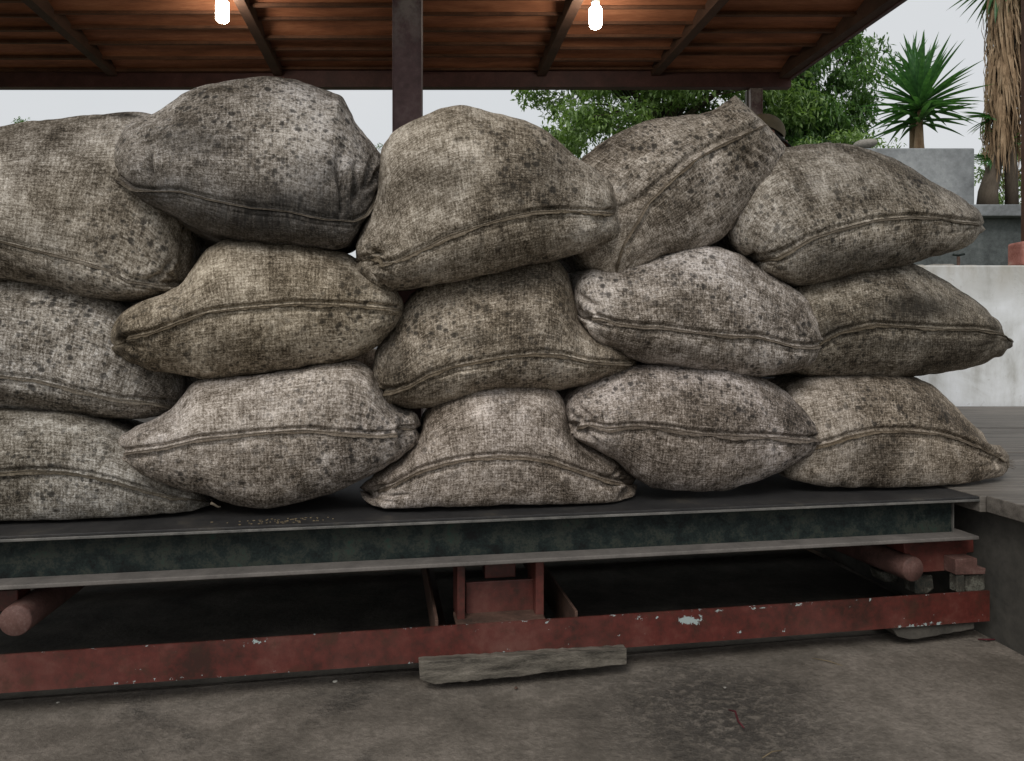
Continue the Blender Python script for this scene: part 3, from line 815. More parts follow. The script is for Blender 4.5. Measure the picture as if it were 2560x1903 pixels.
    Nn = np.stack([np.interp(L, np.arange(NU), nn[:, jj, c]) for c in range(3)], -1)
    Nn /= np.linalg.norm(Nn, axis=1, keepdims=True)
    Tt = np.gradient(C, axis=0); Tt /= np.linalg.norm(Tt, axis=1, keepdims=True)
    Bd = np.cross(Tt, Nn); Bd /= np.linalg.norm(Bd, axis=1, keepdims=True)
    if Bd[130, 2] > 0: Bd = -Bd
    if flip < 0: Bd = -Bd
    tt = np.linspace(0, 1, 260)
    P3 = np.stack([tt * 37, tt * 0, tt * 0], -1)
    wv = vnoise(P3, 2.2, seed + 9); wv2 = vnoise(P3, 0.45, seed + 12); wv3 = vnoise(P3, 1.0, seed + 15)
    taper = np.clip(np.minimum(tt, 1 - tt) / 0.03, 0.35, 1)
    wid = (0.0056 + 0.0034 * wv2 + 0.0018 * wv) * taper * hem
    lift = (0.0035 + 0.0022 * wv3) * taper
    prof = [(-0.40, -0.0040), (-0.36, 0.0004), (-0.18, 0.0016), (0.02, 0.0010), (0.14, -0.0022), (0.30, 0.0012), (0.70, 0.0024), (1.0, 0.0030), (1.06, 0.0012), (0.8, -0.0014), (0.3, -0.0050)]
    V = np.zeros((260, len(prof), 3))
    for q_, (b_, n_) in enumerate(prof):
        k_ = max(0, b_)
        V[:, q_] = C + Bd * (wid * b_)[:, None] + Nn * (n_ * taper + lift * k_ * (1.3 if q_ < 9 else 1.0) + 0.0005)[:, None]
    npf = len(prof)
    Fc = [(i * npf + j, (i + 1) * npf + j, (i + 1) * npf + (j + 1) % npf, i * npf + (j + 1) % npf) for i in range(259) for j in range(npf)]
    Fc += [tuple(range(npf)), tuple(reversed([259 * npf + j for j in range(npf)]))]
    hm = bpy.data.meshes.new('hem')
    hm.from_pydata((V.reshape(-1, 3) - base).tolist(), [], Fc)
    hm.polygons.foreach_set('use_smooth', [True] * len(hm.polygons))
    ua = hm.uv_layers.new(name='UVMap')
    hu = np.zeros((len(hm.loops), 2)); li = np.zeros(len(hm.loops), int); hm.loops.foreach_get('vertex_index', li)
    hu[:, 0] = (li // npf) * 0.003 + seed; hu[:, 1] = (li % npf) * 0.003
    ua.data.foreach_set('uv', hu.reshape(-1))
    hm.materials.append(M_SEAM); hm.update()
    h = bpy.data.objects.new('hem', hm); COL.objects.link(h); h.parent = o; h.color = (*tint, 1)
    SACKS.append(o)
    return o, base

def thread(parent_base, pts, e, rad=0.0014, name='loose_thread'):
    o, base = parent_base
    P = [Vector(PX(x, y, e + k * .004)) - Vector(base) for k, (x, y) in enumerate(pts)]
    h = tube(name, P, [rad * (1 - .5 * i / (len(P) - 1)) for i in range(len(P))], M_SEAM, None, 6)
    h.parent = o
    return h
ZP = 0.4365

# ---- bottom row
s11 = sack('bottom sack at the left edge, its twisted right corner tucked under its neighbour',
     [(-310, 1230), (-300, 1120), (-220, 1050), (-80, 1022), (0, 1015), (90, 1018), (180, 1025), (270, 1045), (340, 1080), (390, 1150), (440, 1205), (490, 1224), (524, 1246)],
     [(-312, 1240), (-200, 1215), (-80, 1196), (0, 1187), (67, 1180), (157, 1183), (225, 1192), (292, 1207), (360, 1228), (427, 1243), (495, 1250), (528, 1256)],
     [(-308, 1255), (-290, 1300), (-200, 1325), (-80, 1320), (0, 1316), (180, 1306), (315, 1300), (427, 1295), (495, 1286), (531, 1268)],
     e0=0.075, dB=0.06, floor=ZP, seed=1, tint=(.92, .92, .88), folds=(0, 1.3),
     wr=[(340, 1200, 470, 1240, 8, -.010), (400, 1225, 520, 1240, 6, .006)], stains=[(400, 1225, 70, 18, .6)])
thread(s11, [(527, 1258), (536, 1262), (545, 1268), (551, 1267)], .045, .004)
s12 = sack('bottom sack with a rolled hollow right corner, second from the left',
     [(288, 1120), (289, 1096), (330, 1066), (382, 1046), (430, 1018), (462, 985), (486, 955), (540, 945), (675, 928), (800, 905), (880, 898), (930, 922), (965, 990), (990, 1018), (1025, 1024), (1045, 1036), (1054, 1064)],
     [(292, 1138), (330, 1131), (405, 1122), (495, 1101), (585, 1092), (675, 1083), (765, 1079), (855, 1086), (945, 1092), (1000, 1082), (1040, 1072)],
     [(288, 1130), (299, 1160), (337, 1180), (382, 1203), (450, 1225), (508, 1236), (545, 1254), (607, 1268), (675, 1270), (765, 1254), (832, 1236), (900, 1207), (980, 1160), (1026, 1126), (1053, 1090)],
     e0=0.015, dT=.16, k=14, dB=0.10, floor=ZP, seed=2, tint=(1.12, 1.08, 1.06), folds=(1.2, .6),
     dents=[(1012, 1078, 13, 26, -.035), (1032, 1075, 9, 40, .006), (300, 1128, 12, 9, -.012)], wr=[(905, 1010, 915, 1085, 7, -.005), (440, 1020, 446, 1075, 7, -.006), (985, 1040, 990, 1120, 8, .006)])
s13 = sack('bottom sack in the middle, low and arched between two taller sacks',
     [(899, 1220), (910, 1203), (957, 1178), (1002, 1147), (1034, 1112), (1052, 1075), (1062, 1035), (1085, 1005), (1115, 985), (1182, 962), (1250, 952), (1317, 950), (1376, 962), (1410, 1000), (1422, 1050), (1450, 1096), (1497, 1126), (1556, 1154), (1590, 1196)],
     [(925, 1236), (980, 1216), (1047, 1180), (1115, 1160), (1182, 1149), (1250, 1144), (1317, 1147), (1385, 1158), (1452, 1180), (1520, 1203), (1565, 1212), (1582, 1210)],
     [(900, 1226), (905, 1246), (935, 1270), (1002, 1277), (1115, 1270), (1250, 1264), (1385, 1267), (1475, 1268), (1542, 1263), (1583, 1246), (1594, 1214)],
     e0=0.03, dB=0.05, floor=ZP, seed=3, tint=(1.12, 1.05, 1.0), folds=(1.5, 1.6), flip=1,
     wr=[(925, 1195, 960, 1240, 6, -.006), (1560, 1165, 1530, 1190, 5, -.007), (1575, 1180, 1545, 1202, 5, -.006), (1578, 1215, 1560, 1245, 6, -.005)], dents=[(930, 1232, 10, 9, -.012), (1575, 1208, 9, 9, -.012)])
s15 = sack('bottom sack at the right end, frayed pointed corner over the deck',
     [(1950, 1115), (1945, 1030), (1960, 965), (2010, 938), (2077, 930), (2190, 930), (2271, 937), (2325, 960), (2383, 1006), (2428, 1056), (2473, 1102), (2505, 1115), (2523, 1140)],
     [(1952, 1130), (2000, 1128), (2073, 1111), (2122, 1095), (2190, 1081), (2257, 1079), (2347, 1086), (2415, 1104), (2460, 1126), (2505, 1149), (2522, 1158)],
     [(1950, 1140), (1965, 1194), (2010, 1207), (2077, 1220), (2145, 1225), (2235, 1225), (2325, 1218), (2415, 1209), (2482, 1196), (2516, 1184), (2525, 1160)],
     e0=0.07, dB=0.07, floor=ZP, seed=5, tint=(1.0, .93, .84), folds=(0, .8), stains=[(2180, 1130, 90, 35, .35)],
     wr=[(2500, 1112, 2440, 1085, 6, -.005), (2510, 1130, 2450, 1120, 6, -.004)])
for k_ in range(7):
    thread(s15, [(2518, 1150 + k_ * 3), (2528 + k_ % 3 * 3, 1152 + k_ * 3), (2533 + (k_ * 5) % 9, 1149 + k_ * 4)], .20, .0011)
s14 = sack('bottom pale sack, pleated left corner resting on the arched sack',
     [(1412, 1030), (1416, 998), (1439, 972), (1497, 945), (1565, 915), (1640, 903), (1735, 908), (1830, 915), (1875, 930), (1920, 953), (1965, 980), (2010, 1018), (2046, 1052), (2070, 1088)],
     [(1420, 1068), (1439, 1070), (1475, 1063), (1520, 1075), (1587, 1068), (1650, 1072), (1740, 1086), (1830, 1093), (1920, 1095), (2010, 1102), (2070, 1100)],
     [(1413, 1050), (1438, 1095), (1497, 1130), (1556, 1160), (1590, 1195), (1622, 1218), (1672, 1227), (1740, 1232), (1807, 1227), (1875, 1209), (1942, 1182), (2010, 1149), (2066, 1116)],
     e0=0.02, dT=.17, k=11, dB=0.10, floor=ZP, seed=4, tint=(1.1, 1.05, 1.05), folds=(1.7, .5), hem=1.25,
     wr=[(1440, 1000, 1475, 1055, 6, -.008), (1425, 1030, 1460, 1060, 5, -.007), (1455, 1075, 1500, 1120, 7, -.005), (1470, 1020, 1480, 1060, 5, -.005)], dents=[(1428, 1067, 9, 9, -.012)])
sb = sack('sack glimpsed through the gaps, lying on the deck behind the left part of the stack',
     [(395, 1060), (400, 960), (440, 900), (540, 872), (680, 862), (820, 862), (925, 868), (985, 890), (1010, 960), (1015, 1050)],
     [(400, 1080), (520, 1060), (700, 1050), (880, 1058), (1012, 1075)],
     [(395, 1090), (430, 1130), (560, 1150), (700, 1152), (860, 1150), (980, 1130), (1014, 1090)],
     e0=1.40, dT=.2, dB=.06, depth=.5, floor=ZT + .006, seed=41, tint=(.8, .74, .68))
sb[0]['group'] = ''; del sb[0]['group']
# ---- second row
s6 = sack('big pale sack at the left edge in the second layer',
     [(-318, 880), (-300, 780), (-200, 700), (-80, 675), (0, 680), (100, 690), (200, 705), (280, 735), (350, 800), (410, 870), (458, 925), (466, 960), (456, 1000), (446, 1016)],
     [(-318, 900), (-200, 925), (-80, 938), (0, 944), (90, 955), (180, 978), (234, 989), (292, 1003), (360, 1007), (443, 1019)],
     [(-316, 910), (-290, 985), (-200, 1015), (-80, 1022), (0, 1024), (90, 1027), (180, 1038), (270, 1048), (328, 1049), (405, 1036), (444, 1024)],
     e0=0.12, seed=6, tint=(1.06, 1.06, 1.04), folds=(0, 1.0), pl=1.0, stains=[(380, 960, 90, 40, .35)],
     wr=[(445, 1012, 380, 985, 7, -.004)])
s8 = sack('tan sack with many mould spots in the middle of the second layer',
     [(917, 965), (926, 935), (944, 872), (980, 815), (1007, 770), (1034, 728), (1070, 700), (1160, 672), (1250, 652), (1340, 640), (1385, 645), (1415, 675), (1434, 735), (1450, 800), (1500, 846), (1565, 870), (1594, 898)],
     [(922, 988), (950, 985), (980, 982), (1025, 969), (1070, 942), (1137, 919), (1205, 906), (1272, 895), (1340, 888), (1407, 892), (1475, 906), (1542, 910), (1590, 909)],
     [(917, 978), (925, 998), (950, 1012), (1025, 1024), (1092, 1017), (1160, 999), (1227, 982), (1295, 975), (1362, 978), (1430, 971), (1497, 955), (1565, 930), (1595, 912)],
     e0=0.04, dT=.17, k=11, seed=8, tint=(1.0, .94, .84), folds=(1.6, .8), pl=1.0, stains=[(985, 900, 40, 70, .45), (1300, 700, 150, 30, .35), (1190, 845, 50, 20, .4)],
     wr=[(930, 960, 985, 975, 7, -.009), (940, 1000, 985, 1010, 6, .006), (1400, 870, 1410, 800, 8, -.003)], dents=[(940, 985, 12, 8, -.014)])
s7 = sack('olive brown sack with a level hem, second from the left in the second layer',
     [(275, 855), (280, 823), (292, 803), (318, 774), (362, 752), (408, 736), (452, 716), (485, 672), (517, 622), (560, 597), (630, 590), (720, 598), (810, 612), (877, 636), (930, 672), (975, 705), (1003, 742), (1012, 772)],
     [(284, 866), (315, 847), (382, 834), (450, 807), (517, 784), (585, 775), (652, 769), (742, 762), (832, 764), (922, 769), (1008, 777)],
     [(275, 866), (284, 884), (315, 903), (382, 926), (450, 937), (517, 948), (585, 944), (675, 933), (765, 917), (855, 903), (900, 890), (945, 867), (990, 822), (1011, 784)],
     e0=0.01, dT=.17, k=14, seed=7, tint=(.98, .92, .80), folds=(1.5, .8), pl=0.95, stains=[(900, 690, 60, 50, .35), (300, 850, 30, 40, .4)],
     dents=[(296, 858, 12, 9, -.012)], wr=[(300, 870, 350, 880, 7, -.004)])
s10 = sack('dark damp stained sack, rightmost in the second layer',
     [(1945, 880), (1945, 800), (1965, 725), (2010, 694), (2055, 682), (2122, 668), (2190, 655), (2257, 650), (2305, 668), (2370, 706), (2437, 750), (2482, 787), (2509, 818), (2525, 838), (2535, 856)],
     [(1948, 890), (2000, 880), (2050, 862), (2077, 847), (2100, 834), (2145, 823), (2190, 814), (2280, 820), (2370, 825), (2437, 825), (2505, 834), (2532, 856)],
     [(1946, 895), (1960, 925), (2010, 940), (2100, 944), (2235, 946), (2302, 942), (2392, 926), (2460, 908), (2505, 889), (2532, 866)],
     e0=0.09, seed=10, sag=.07, tint=(.72, .69, .62), folds=(0, .8), stains=[(2290, 770, 110, 32, .75), (2090, 830, 60, 30, .6), (2300, 860, 250, 16, .4)],
     wr=[(2180, 735, 2330, 745, 14, .006), (2500, 800, 2440, 770, 6, -.003)])
s9 = sack('pale bleached sack over the gap, fourth from the left in the second layer',
     [(1434, 765), (1436, 725), (1448, 688), (1480, 665), (1530, 668), (1575, 662), (1627, 645), (1695, 624), (1762, 615), (1807, 619), (1852, 638), (1897, 665), (1942, 693), (1987, 721), (2023, 748), (2050, 789), (2068, 825), (2071, 854)],
     [(1452, 796), (1480, 797), (1502, 798), (1542, 811), (1610, 820), (1650, 820), (1740, 834), (1830, 843), (1897, 845), (1942, 856), (1987, 868), (2037, 870), (2066, 862)],
     [(1435, 778), (1461, 828), (1497, 856), (1542, 878), (1610, 908), (1700, 918), (1785, 934), (1875, 940), (1942, 940), (1987, 931), (2032, 917), (2068, 880)],
     e0=0.02, dT=.17, k=11, seed=9, tint=(1.08, 1.05, 1.04), folds=(1.6, .8),
     wr=[(1445, 735, 1500, 770, 7, -.009), (1440, 765, 1470, 790, 6, -.008), (1480, 760, 1490, 790, 5, -.006)] + [(1600 + 45 * i, 905, 1625 + 45 * i, 850, 9, -.0022) for i in range(6)], dents=[(1468, 797, 9, 8, -.010)])
# ---- top row
s1 = sack('huge sack at the upper left edge with a puckered right corner',
     [(-345, 560), (-325, 440), (-220, 362), (-80, 336), (0, 322), (72, 303), (171, 292), (324, 280), (391, 286), (430, 330), (455, 420), (477, 520), (492, 600), (492, 670), (486, 700)],
     [(-340, 590), (-200, 580), (-80, 592), (0, 607), (90, 630), (180, 652), (270, 679), (315, 706), (382, 715), (470, 722)],
     [(-340, 610), (-290, 660), (-150, 690), (0, 699), (112, 718), (180, 742), (270, 754), (360, 748), (420, 735), (468, 728), (484, 706)],
     e0=0.10, dT=.22, seed=21, tint=(.95, .93, .88), folds=(0, 1.6), stains=[(60, 600, 120, 40, .3), (313, 290, 38, 8, .8), (420, 660, 40, 30, .35)],
     wr=[(365, 715, 440, 650, 8, -.010), (395, 690, 445, 652, 7, .008), (330, 700, 420, 690, 8, -.004), (470, 560, 455, 690, 9, -.004)])
s2 = sack('tallest top sack with dark wet underside and crumpled right end',
     [(273, 400), (276, 370), (290, 350), (315, 316), (350, 298), (387, 286), (412, 268), (450, 243), (495, 220), (562, 201), (630, 193), (688, 191), (738, 200), (801, 224), (850, 243), (870, 270), (890, 308), (922, 342), (949, 380), (964, 415), (966, 440)],
     [(280, 440), (333, 477), (382, 481), (450, 481), (517, 499), (585, 515), (630, 524), (720, 531), (787, 547), (832, 553), (886, 556), (918, 540), (940, 499), (962, 455)],
     [(274, 415), (288, 447), (333, 488), (391, 515), (450, 546), (517, 582), (585, 600), (675, 614), (765, 623), (832, 627), (877, 618), (904, 578), (930, 530), (950, 495), (965, 450)],
     e0=0.0, dT=.24, seed=22, sag=.13, tint=(.92, .92, .93), folds=(1.0, .6), hem=.6,
     stains=[(470, 350, 120, 40, .5), (700, 530, 330, 80, .85), (430, 480, 150, 60, .6), (780, 450, 90, 60, .45), (900, 500, 50, 60, .6), (372, 410, 10, 45, .6), (330, 470, 60, 40, .55)],
     wr=[(370, 375, 368, 450, 9, -.013), (345, 370, 330, 440, 9, .006), (858, 510, 848, 390, 9, -.014), (884, 510, 892, 410, 8, -.014), (905, 480, 940, 390, 8, -.012), (870, 480, 872, 410, 8, .006),
         (925, 470, 955, 420, 7, -.009), (848, 540, 860, 500, 7, -.007), (820, 480, 870, 330, 14, -.006), (850, 243, 830, 300, 14, .006), (600, 205, 720, 230, 12, -.004), (560, 222, 650, 215, 10, -.004)])
s3 = sack('top sack behind the steel post with a long rising hem, third from the left',
     [(890, 650), (893, 615), (905, 582), (932, 526), (948, 468), (950, 420), (956, 378), (980, 340), (1015, 312), (1047, 292), (1090, 276), (1115, 270), (1142, 263), (1173, 269), (1214, 280), (1272, 289), (1331, 309), (1376, 341), (1421, 377), (1457, 399), (1502, 431), (1536, 462), (1546, 500)],
     [(898, 655), (930, 643), (957, 663), (993, 657), (1052, 630), (1124, 594), (1205, 567), (1272, 547), (1340, 533), (1407, 529), (1475, 533), (1540, 535)],
     [(888, 662), (903, 696), (925, 718), (970, 724), (1025, 721), (1115, 705), (1205, 687), (1250, 678), (1376, 651), (1440, 637), (1500, 617), (1543, 594), (1551, 565), (1549, 540)],
     e0=-0.035, dT=.15, k=14, seed=23, tint=(1.0, .96, .88), folds=(1.6, .9), stains=[(1080, 450, 160, 60, .25), (1370, 420, 60, 60, .35), (1270, 480, 40, 30, .4)],
     wr=[(915, 620, 955, 640, 9, -.014), (905, 640, 925, 690, 7, -.010), (930, 660, 945, 690, 7, .008), (950, 600, 960, 640, 9, -.006), (1542, 470, 1548, 520, 6, -.006), (980, 340, 1060, 300, 10, .003)],
     dents=[(925, 655, 16, 10, -.020)], hem=1.2)
s5 = sack('top sack at the right end in front of the concrete planter',
     [(1874, 650), (1850, 636), (1824, 610), (1812, 570), (1822, 500), (1850, 440), (1890, 400), (1930, 375), (1965, 366), (2010, 359), (2068, 357), (2131, 363), (2190, 380), (2235, 399), (2298, 431), (2352, 467), (2406, 499), (2440, 517), (2455, 540), (2461, 556)],
     [(1886, 656), (1942, 648), (1987, 625), (2032, 598), (2100, 576), (2190, 553), (2280, 544), (2347, 547), (2392, 556), (2456, 563)],
     [(1880, 664), (1900, 682), (1942, 699), (1996, 717), (2055, 708), (2122, 690), (2190, 674), (2257, 663), (2325, 645), (2392, 627), (2437, 605), (2464, 574)],
     e0=0.05, dT=.22, seed=25, tint=(.97, .95, .9), folds=(1.0, 1.3), stains=[(2150, 640, 250, 40, .45), (2160, 480, 160, 60, .25)],
     wr=[(2440, 520, 2380, 500, 6, -.003), (1885, 655, 1880, 610, 7, -.005)])
s4 = sack('tilted top sack leaning up to the right with a diagonal hem',
     [(1530, 702), (1500, 694), (1461, 664), (1440, 620), (1425, 540), (1428, 450), (1450, 397), (1475, 381), (1520, 345), (1587, 309), (1632, 296), (1700, 289), (1754, 280), (1776, 278), (1812, 255), (1838, 238)],
     [(1541, 704), (1538, 666), (1562, 605), (1587, 567), (1618, 513), (1672, 459), (1740, 400), (1794, 369), (1852, 342), (1918, 312)],
     [(1548, 706), (1565, 702), (1592, 679), (1655, 648), (1722, 635), (1762, 621), (1807, 594), (1852, 549), (1902, 499), (1933, 459), (1950, 425), (1960, 395), (1965, 366)],
     e0=0.068, dT=.13, dB=.12, seed=24, tint=(1.04, 1.0, .95), folds=(.9, .9), k=14.0, hem=.9,
     wr=[(1862, 370, 1925, 425, 8, -.008), (1880, 355, 1945, 400, 8, -.008), (1840, 375, 1895, 450, 9, -.006), (1910, 340, 1955, 375, 8, -.007), (1850, 350, 1930, 440, 6, .005), (1780, 300, 1850, 300, 14, -.005), (1720, 300, 1790, 330, 12, -.003), (1560, 690, 1580, 640, 6, -.003)],
     dents=[(1900, 290, 20, 14, .006)])

# ------------------------------------------------------------------ small things on the floor
def pebble(x, y, r, mat, label, cat='pebble', group=None, sq=0.6):
    d = F * HE / (y - CY); p = up(x, y, d); p.z = r * sq * .8
    V, Fc = [], []
    import bmesh
    bm = bmesh.new(); bmesh.ops.create_icosphere(bm, subdivisions=2, radius=r)
    for v in bm.verts:
        nz = float(vnoise(np.array([v.co.x / r, v.co.y / r, v.co.z / r]), 1.3, x)); v.co *= 1 + .25 * nz; v.co.z *= sq
    me = bpy.data.meshes.new(cat); bm.to_mesh(me); bm.free(); me.materials.append(mat)
    o = bpy.data.objects.new(cat, me); COL.objects.link(o); o.location = p
    tag(o, label, cat, group); return o
pebble(838, 1707, .0065, M_PALEBIT, 'cream pebble on the floor left of the timber block')
pebble(2131, 1634, .006, M_PALEBIT, 'flat white chip on the floor below the right part of the rail', 'chip', sq=.25)
pebble(145, 1759, .004, M_PALEBIT, 'tiny pale pebble on the floor below the left part of the rail')
pebble(1812, 1721, .004, M_STONE, 'tiny grey pebble in the rough patch of floor')
pebble(1290, 1722, .005, M_BROWN, 'small dark crumb on the floor below the timber block', 'crumb')
def strand(pts, rad, mat, label, cat, name):
    P = []
    for i, (x, y) in enumerate(pts):
        d = F * HE / (y - CY); p = up(x, y, d); p.z = rad + .004 + .004 * math.sin(i * 2); P.append(p)
    o = tube(name, P, [rad * (.6 + .4 * math.sin(math.pi * i / (len(P) - 1))) for i in range(len(P))], mat, None, 6)
    return tag(o, label, cat)
strand([(1822, 1782), (1838, 1790), (1846, 1808), (1860, 1826)], .0028, M_REDBIT, 'dark red strip lying on the rough floor patch', 'strip', 'red_strip')
strand([(2445, 1604), (2470, 1608), (2495, 1602)], .003, M_REDBIT, 'red scrap on the floor beside the deck', 'scrap', 'red_scrap')
strand([(1905, 1902), (1930, 1890), (1955, 1879)], .0016, M_STRAW, 'yellow straw on the floor at the bottom of the picture', 'straw', 'straw')
strand([(2030, 1650), (2075, 1662), (2110, 1668)], .0014, M_STRAW, 'long thin straw on the floor below the right part of the rail', 'straw', 'straw')
def leafbit(x, y, L, rot, mat, label):
    o = tube('dry_leaf', [Vector((-L / 2, 0, 0)), Vector((-L * .2, .002, .004)), Vector((L * .2, -.002, .004)), Vector((L / 2, 0, 0))], [.0004, .003, .003, .0004], mat, None, 6)
    d = F * HE / (y - CY); p = up(x, y, d); o.location = (p.x, p.y, .006); o.rotation_euler = (0, 0, rot)
    return tag(o, label, 'leaf')
# chaff on the platform plate between the sacks
ch = []
for i in range(60):
    x = random.gauss(690, 75); y = random.uniform(1268, 1292)
    e = random.uniform(.02, .07); p = PX(x, y, 0.03); a = p[0] * TX + (p[1] - D0) * TY
    ch.append((a, a + random.uniform(.002, .007), e, e + .002, 0.4362, 0.4362 + random.uniform(.0008, .002)))
c = multibox('chaff', PL, ch, M_STRAW, None, 0); tag(c, kind='stuff')

# ------------------------------------------------------------------ behind the wall
rim = empty('raised_bed', (3.4, 6.4, 1.30))
tag(rim, 'grey concrete bed with a thick rim above the white wall at the right', 'planting bed')
box('rim_slab', W, 1.6, 6.2, 6.00, 6.18, 1.905, 2.0, M_CONC, rim, 0.008)
box('bed_wall', W, 1.7, 6.2, 6.12, 6.30, 1.30, 1.9045, M_CONC2, rim, 0.004)
box('soil', W, 1.7, 6.2, 6.302, 8.6, 1.31, 1.96, M_SOIL, rim, 0)
for i, (x, wd, ht) in enumerate([(2285, 46, 12), (2352, 60, 17), (2420, 40, 10)]):
    X = (x - CX) / F * 5.75
    o = box('kerb_stone', W, X - wd / F * 2.9, X + wd / F * 2.9, 5.70, 5.85, 1.305, 1.47 + ht * .001, M_STONE, None, 0.02)
    tag(o, ['grey kerb stone behind the wall nearest the sacks', 'longest grey kerb stone behind the white wall beside the tap', 'short grey kerb stone behind the wall right of the tap'][i], 'stone', 'kerb stones behind the wall')
# rusty tap
tp = empty('garden_tap', tuple(up(2396, 660, 5.6)))
tag(tp, 'rusty tap with a cross handle behind the white wall', 'tap')
p = up(2396, 0, 5.6)
tube('pipe', [Vector((p.x, 5.6, 1.30)), Vector((p.x, 5.6, 1.53))], .012, M_BROWN, tp, 12)
tube('handle', [Vector((p.x - .04, 5.6, 1.545)), Vector((p.x, 5.6, 1.54)), Vector((p.x + .045, 5.6, 1.55))], .009, M_STEEL, tp, 10)

# square concrete planter
pl_ = empty('concrete_planter', (3.53, 6.9, 1.96))
tag(pl_, 'square grey concrete planter holding the green yucca', 'planter')
ZB, ZTp = 1.962, HE + 480 / F * 6.5
X0, X1 = (2120 - CX) / F * 6.5, (2437 - CX) / F * 6.5
multibox('planter_wall', W, [(X0, X1, 6.5, 6.58, ZB, ZTp), (X0, X1, 7.3, 7.38, ZB, ZTp), (X0, X0 + .08, 6.5802, 7.2998, ZB, ZTp), (X1 - .08, X1, 6.5802, 7.2998, ZB, ZTp)], M_CONC, pl_, 0.012)
box('soil', W, X0 + .085, X1 - .085, 6.585, 7.295, ZB, ZTp + .02, M_SOIL, pl_, 0.01)
pb = up(2163, 362, 6.54)
import bmesh
bm = bmesh.new(); bmesh.ops.create_icosphere(bm, subdivisions=3, radius=1)
for v in bm.verts:
    v.co = Vector((v.co.x * .10, v.co.y * .06, v.co.z * .045)); v.co *= 1 + .18 * float(vnoise(np.array(v.co), 14, 3))
    v.co.z += .25 * v.co.x * .5
me = bpy.data.meshes.new('stone'); bm.to_mesh(me); bm.free(); me.materials.append(M_STONE)
o = bpy.data.objects.new('stone', me); COL.objects.link(o); o.location = (pb.x, pb.y, ZTp + .045)
tag(o, 'brownish grey stone lying on the left end of the planter rim', 'stone')

# ---- sword leaves (each leaf a part; meshes shared)
def blade_mesh(name, L, wd, droop, mat, fold=0.35, tw=0.0):
    n = 7; V, Fc = [], []
    for i in range(n + 1):
        t = i / n; x = L * t; z = -droop * L * t ** 2.2
        ww = wd * (0.55 + 0.9 * t if t < .45 else (0.955) * (1 - ((t - .45) / .55) ** 1.5)) + .0006
        V += [(x, -ww / 2, z + ww * fold), (x, 0, z), (x, ww / 2, z + ww * fold)]
    for i in range(n):
        a = i * 3
        Fc += [(a, a + 1, a + 4, a + 3), (a + 1, a + 2, a + 5, a + 4)]
    me = bpy.data.meshes.new(name); me.from_pydata(V, [], Fc); me.polygons.foreach_set('use_smooth', [True] * len(me.polygons))
    me.materials.append(mat); me.update(); return me
BL = [blade_mesh('leaf', 0.58, 0.054, .03, M_YUC), blade_mesh('leaf', 0.52, 0.05, .08, M_YUC), blade_mesh('leaf', 0.46, 0.046, .16, M_YUC)]
def rosette(root, c, n, sc=1.0, el0=85, el1=-25, spread=360, az0=0, names='leaf', jitter=1.0):
    for i in range(n):
        t = (i + .5) / n
        el = math.radians(el0 + (el1 - el0) * t ** .85 + random.uniform(-7, 7) * jitter)
        az = math.radians(az0 + (i * 137.5) % spread + random.uniform(-8, 8))
        me = BL[0] if t < .35 else BL[1] if t < .75 else BL[2]
        o = bpy.data.objects.new(names, me); COL.objects.link(o)
        base = Vector(c) + Vector((0, 0, .10 * sc * (1 - t)))
        dirv = Vector((math.cos(el) * math.cos(az), math.cos(el) * math.sin(az), math.sin(el)))
        side = Vector((-math.sin(az), math.cos(az), 0)); upv = dirv.cross(side)
        s_ = sc * random.uniform(.82, 1.1)
        M = Matrix((( dirv.x, side.x, upv.x, 0), (dirv.y, side.y, upv.y, 0), (dirv.z, side.z, upv.z, 0), (0, 0, 0, 1)))
        o.parent = root
        o.matrix_local = Matrix.Translation(base - Vector(root.location)) @ M @ Matrix.Diagonal((s_, s_, -s_ if upv.z < 0 else s_, 1))
yb = up(2300, 356, 6.9)
yu = empty('yucca', (yb.x, 6.9, ZTp)); tag(yu, 'green yucca with sword leaves growing in the concrete planter', 'yucca plant')
tube('trunk', [Vector((yb.x, 6.9, ZTp - .02)), Vector((yb.x - .01, 6.9, ZTp + .14)), Vector((yb.x, 6.9, ZTp + .50))], [.05, .042, .018], M_DEAD, yu, 14)
rosette(yu, (yb.x, 6.9, HE + 572 / F * 6.9), 96, 1.06, 86, -12)
rosette(yu, (yb.x, 6.9, HE + 535 / F * 6.9), 26, .95, 14, -8)
y2 = up(2262, 210, 7.3)
yu2 = empty('yucca', (y2.x, 7.15, ZTp)); tag(yu2, 'smaller yucca head rising behind the planter yucca', 'yucca plant')
tube('trunk', [Vector((y2.x, 7.15, ZTp - .02)), Vector((y2.x, 7.15, y2.z - .1)), Vector((y2.x, 7.15, y2.z + .1))], [.035, .03, .02], M_DEAD, yu2, 12)
rosette(yu2, (y2.x, 7.15, y2.z + .02), 46, .60, 88, 0)

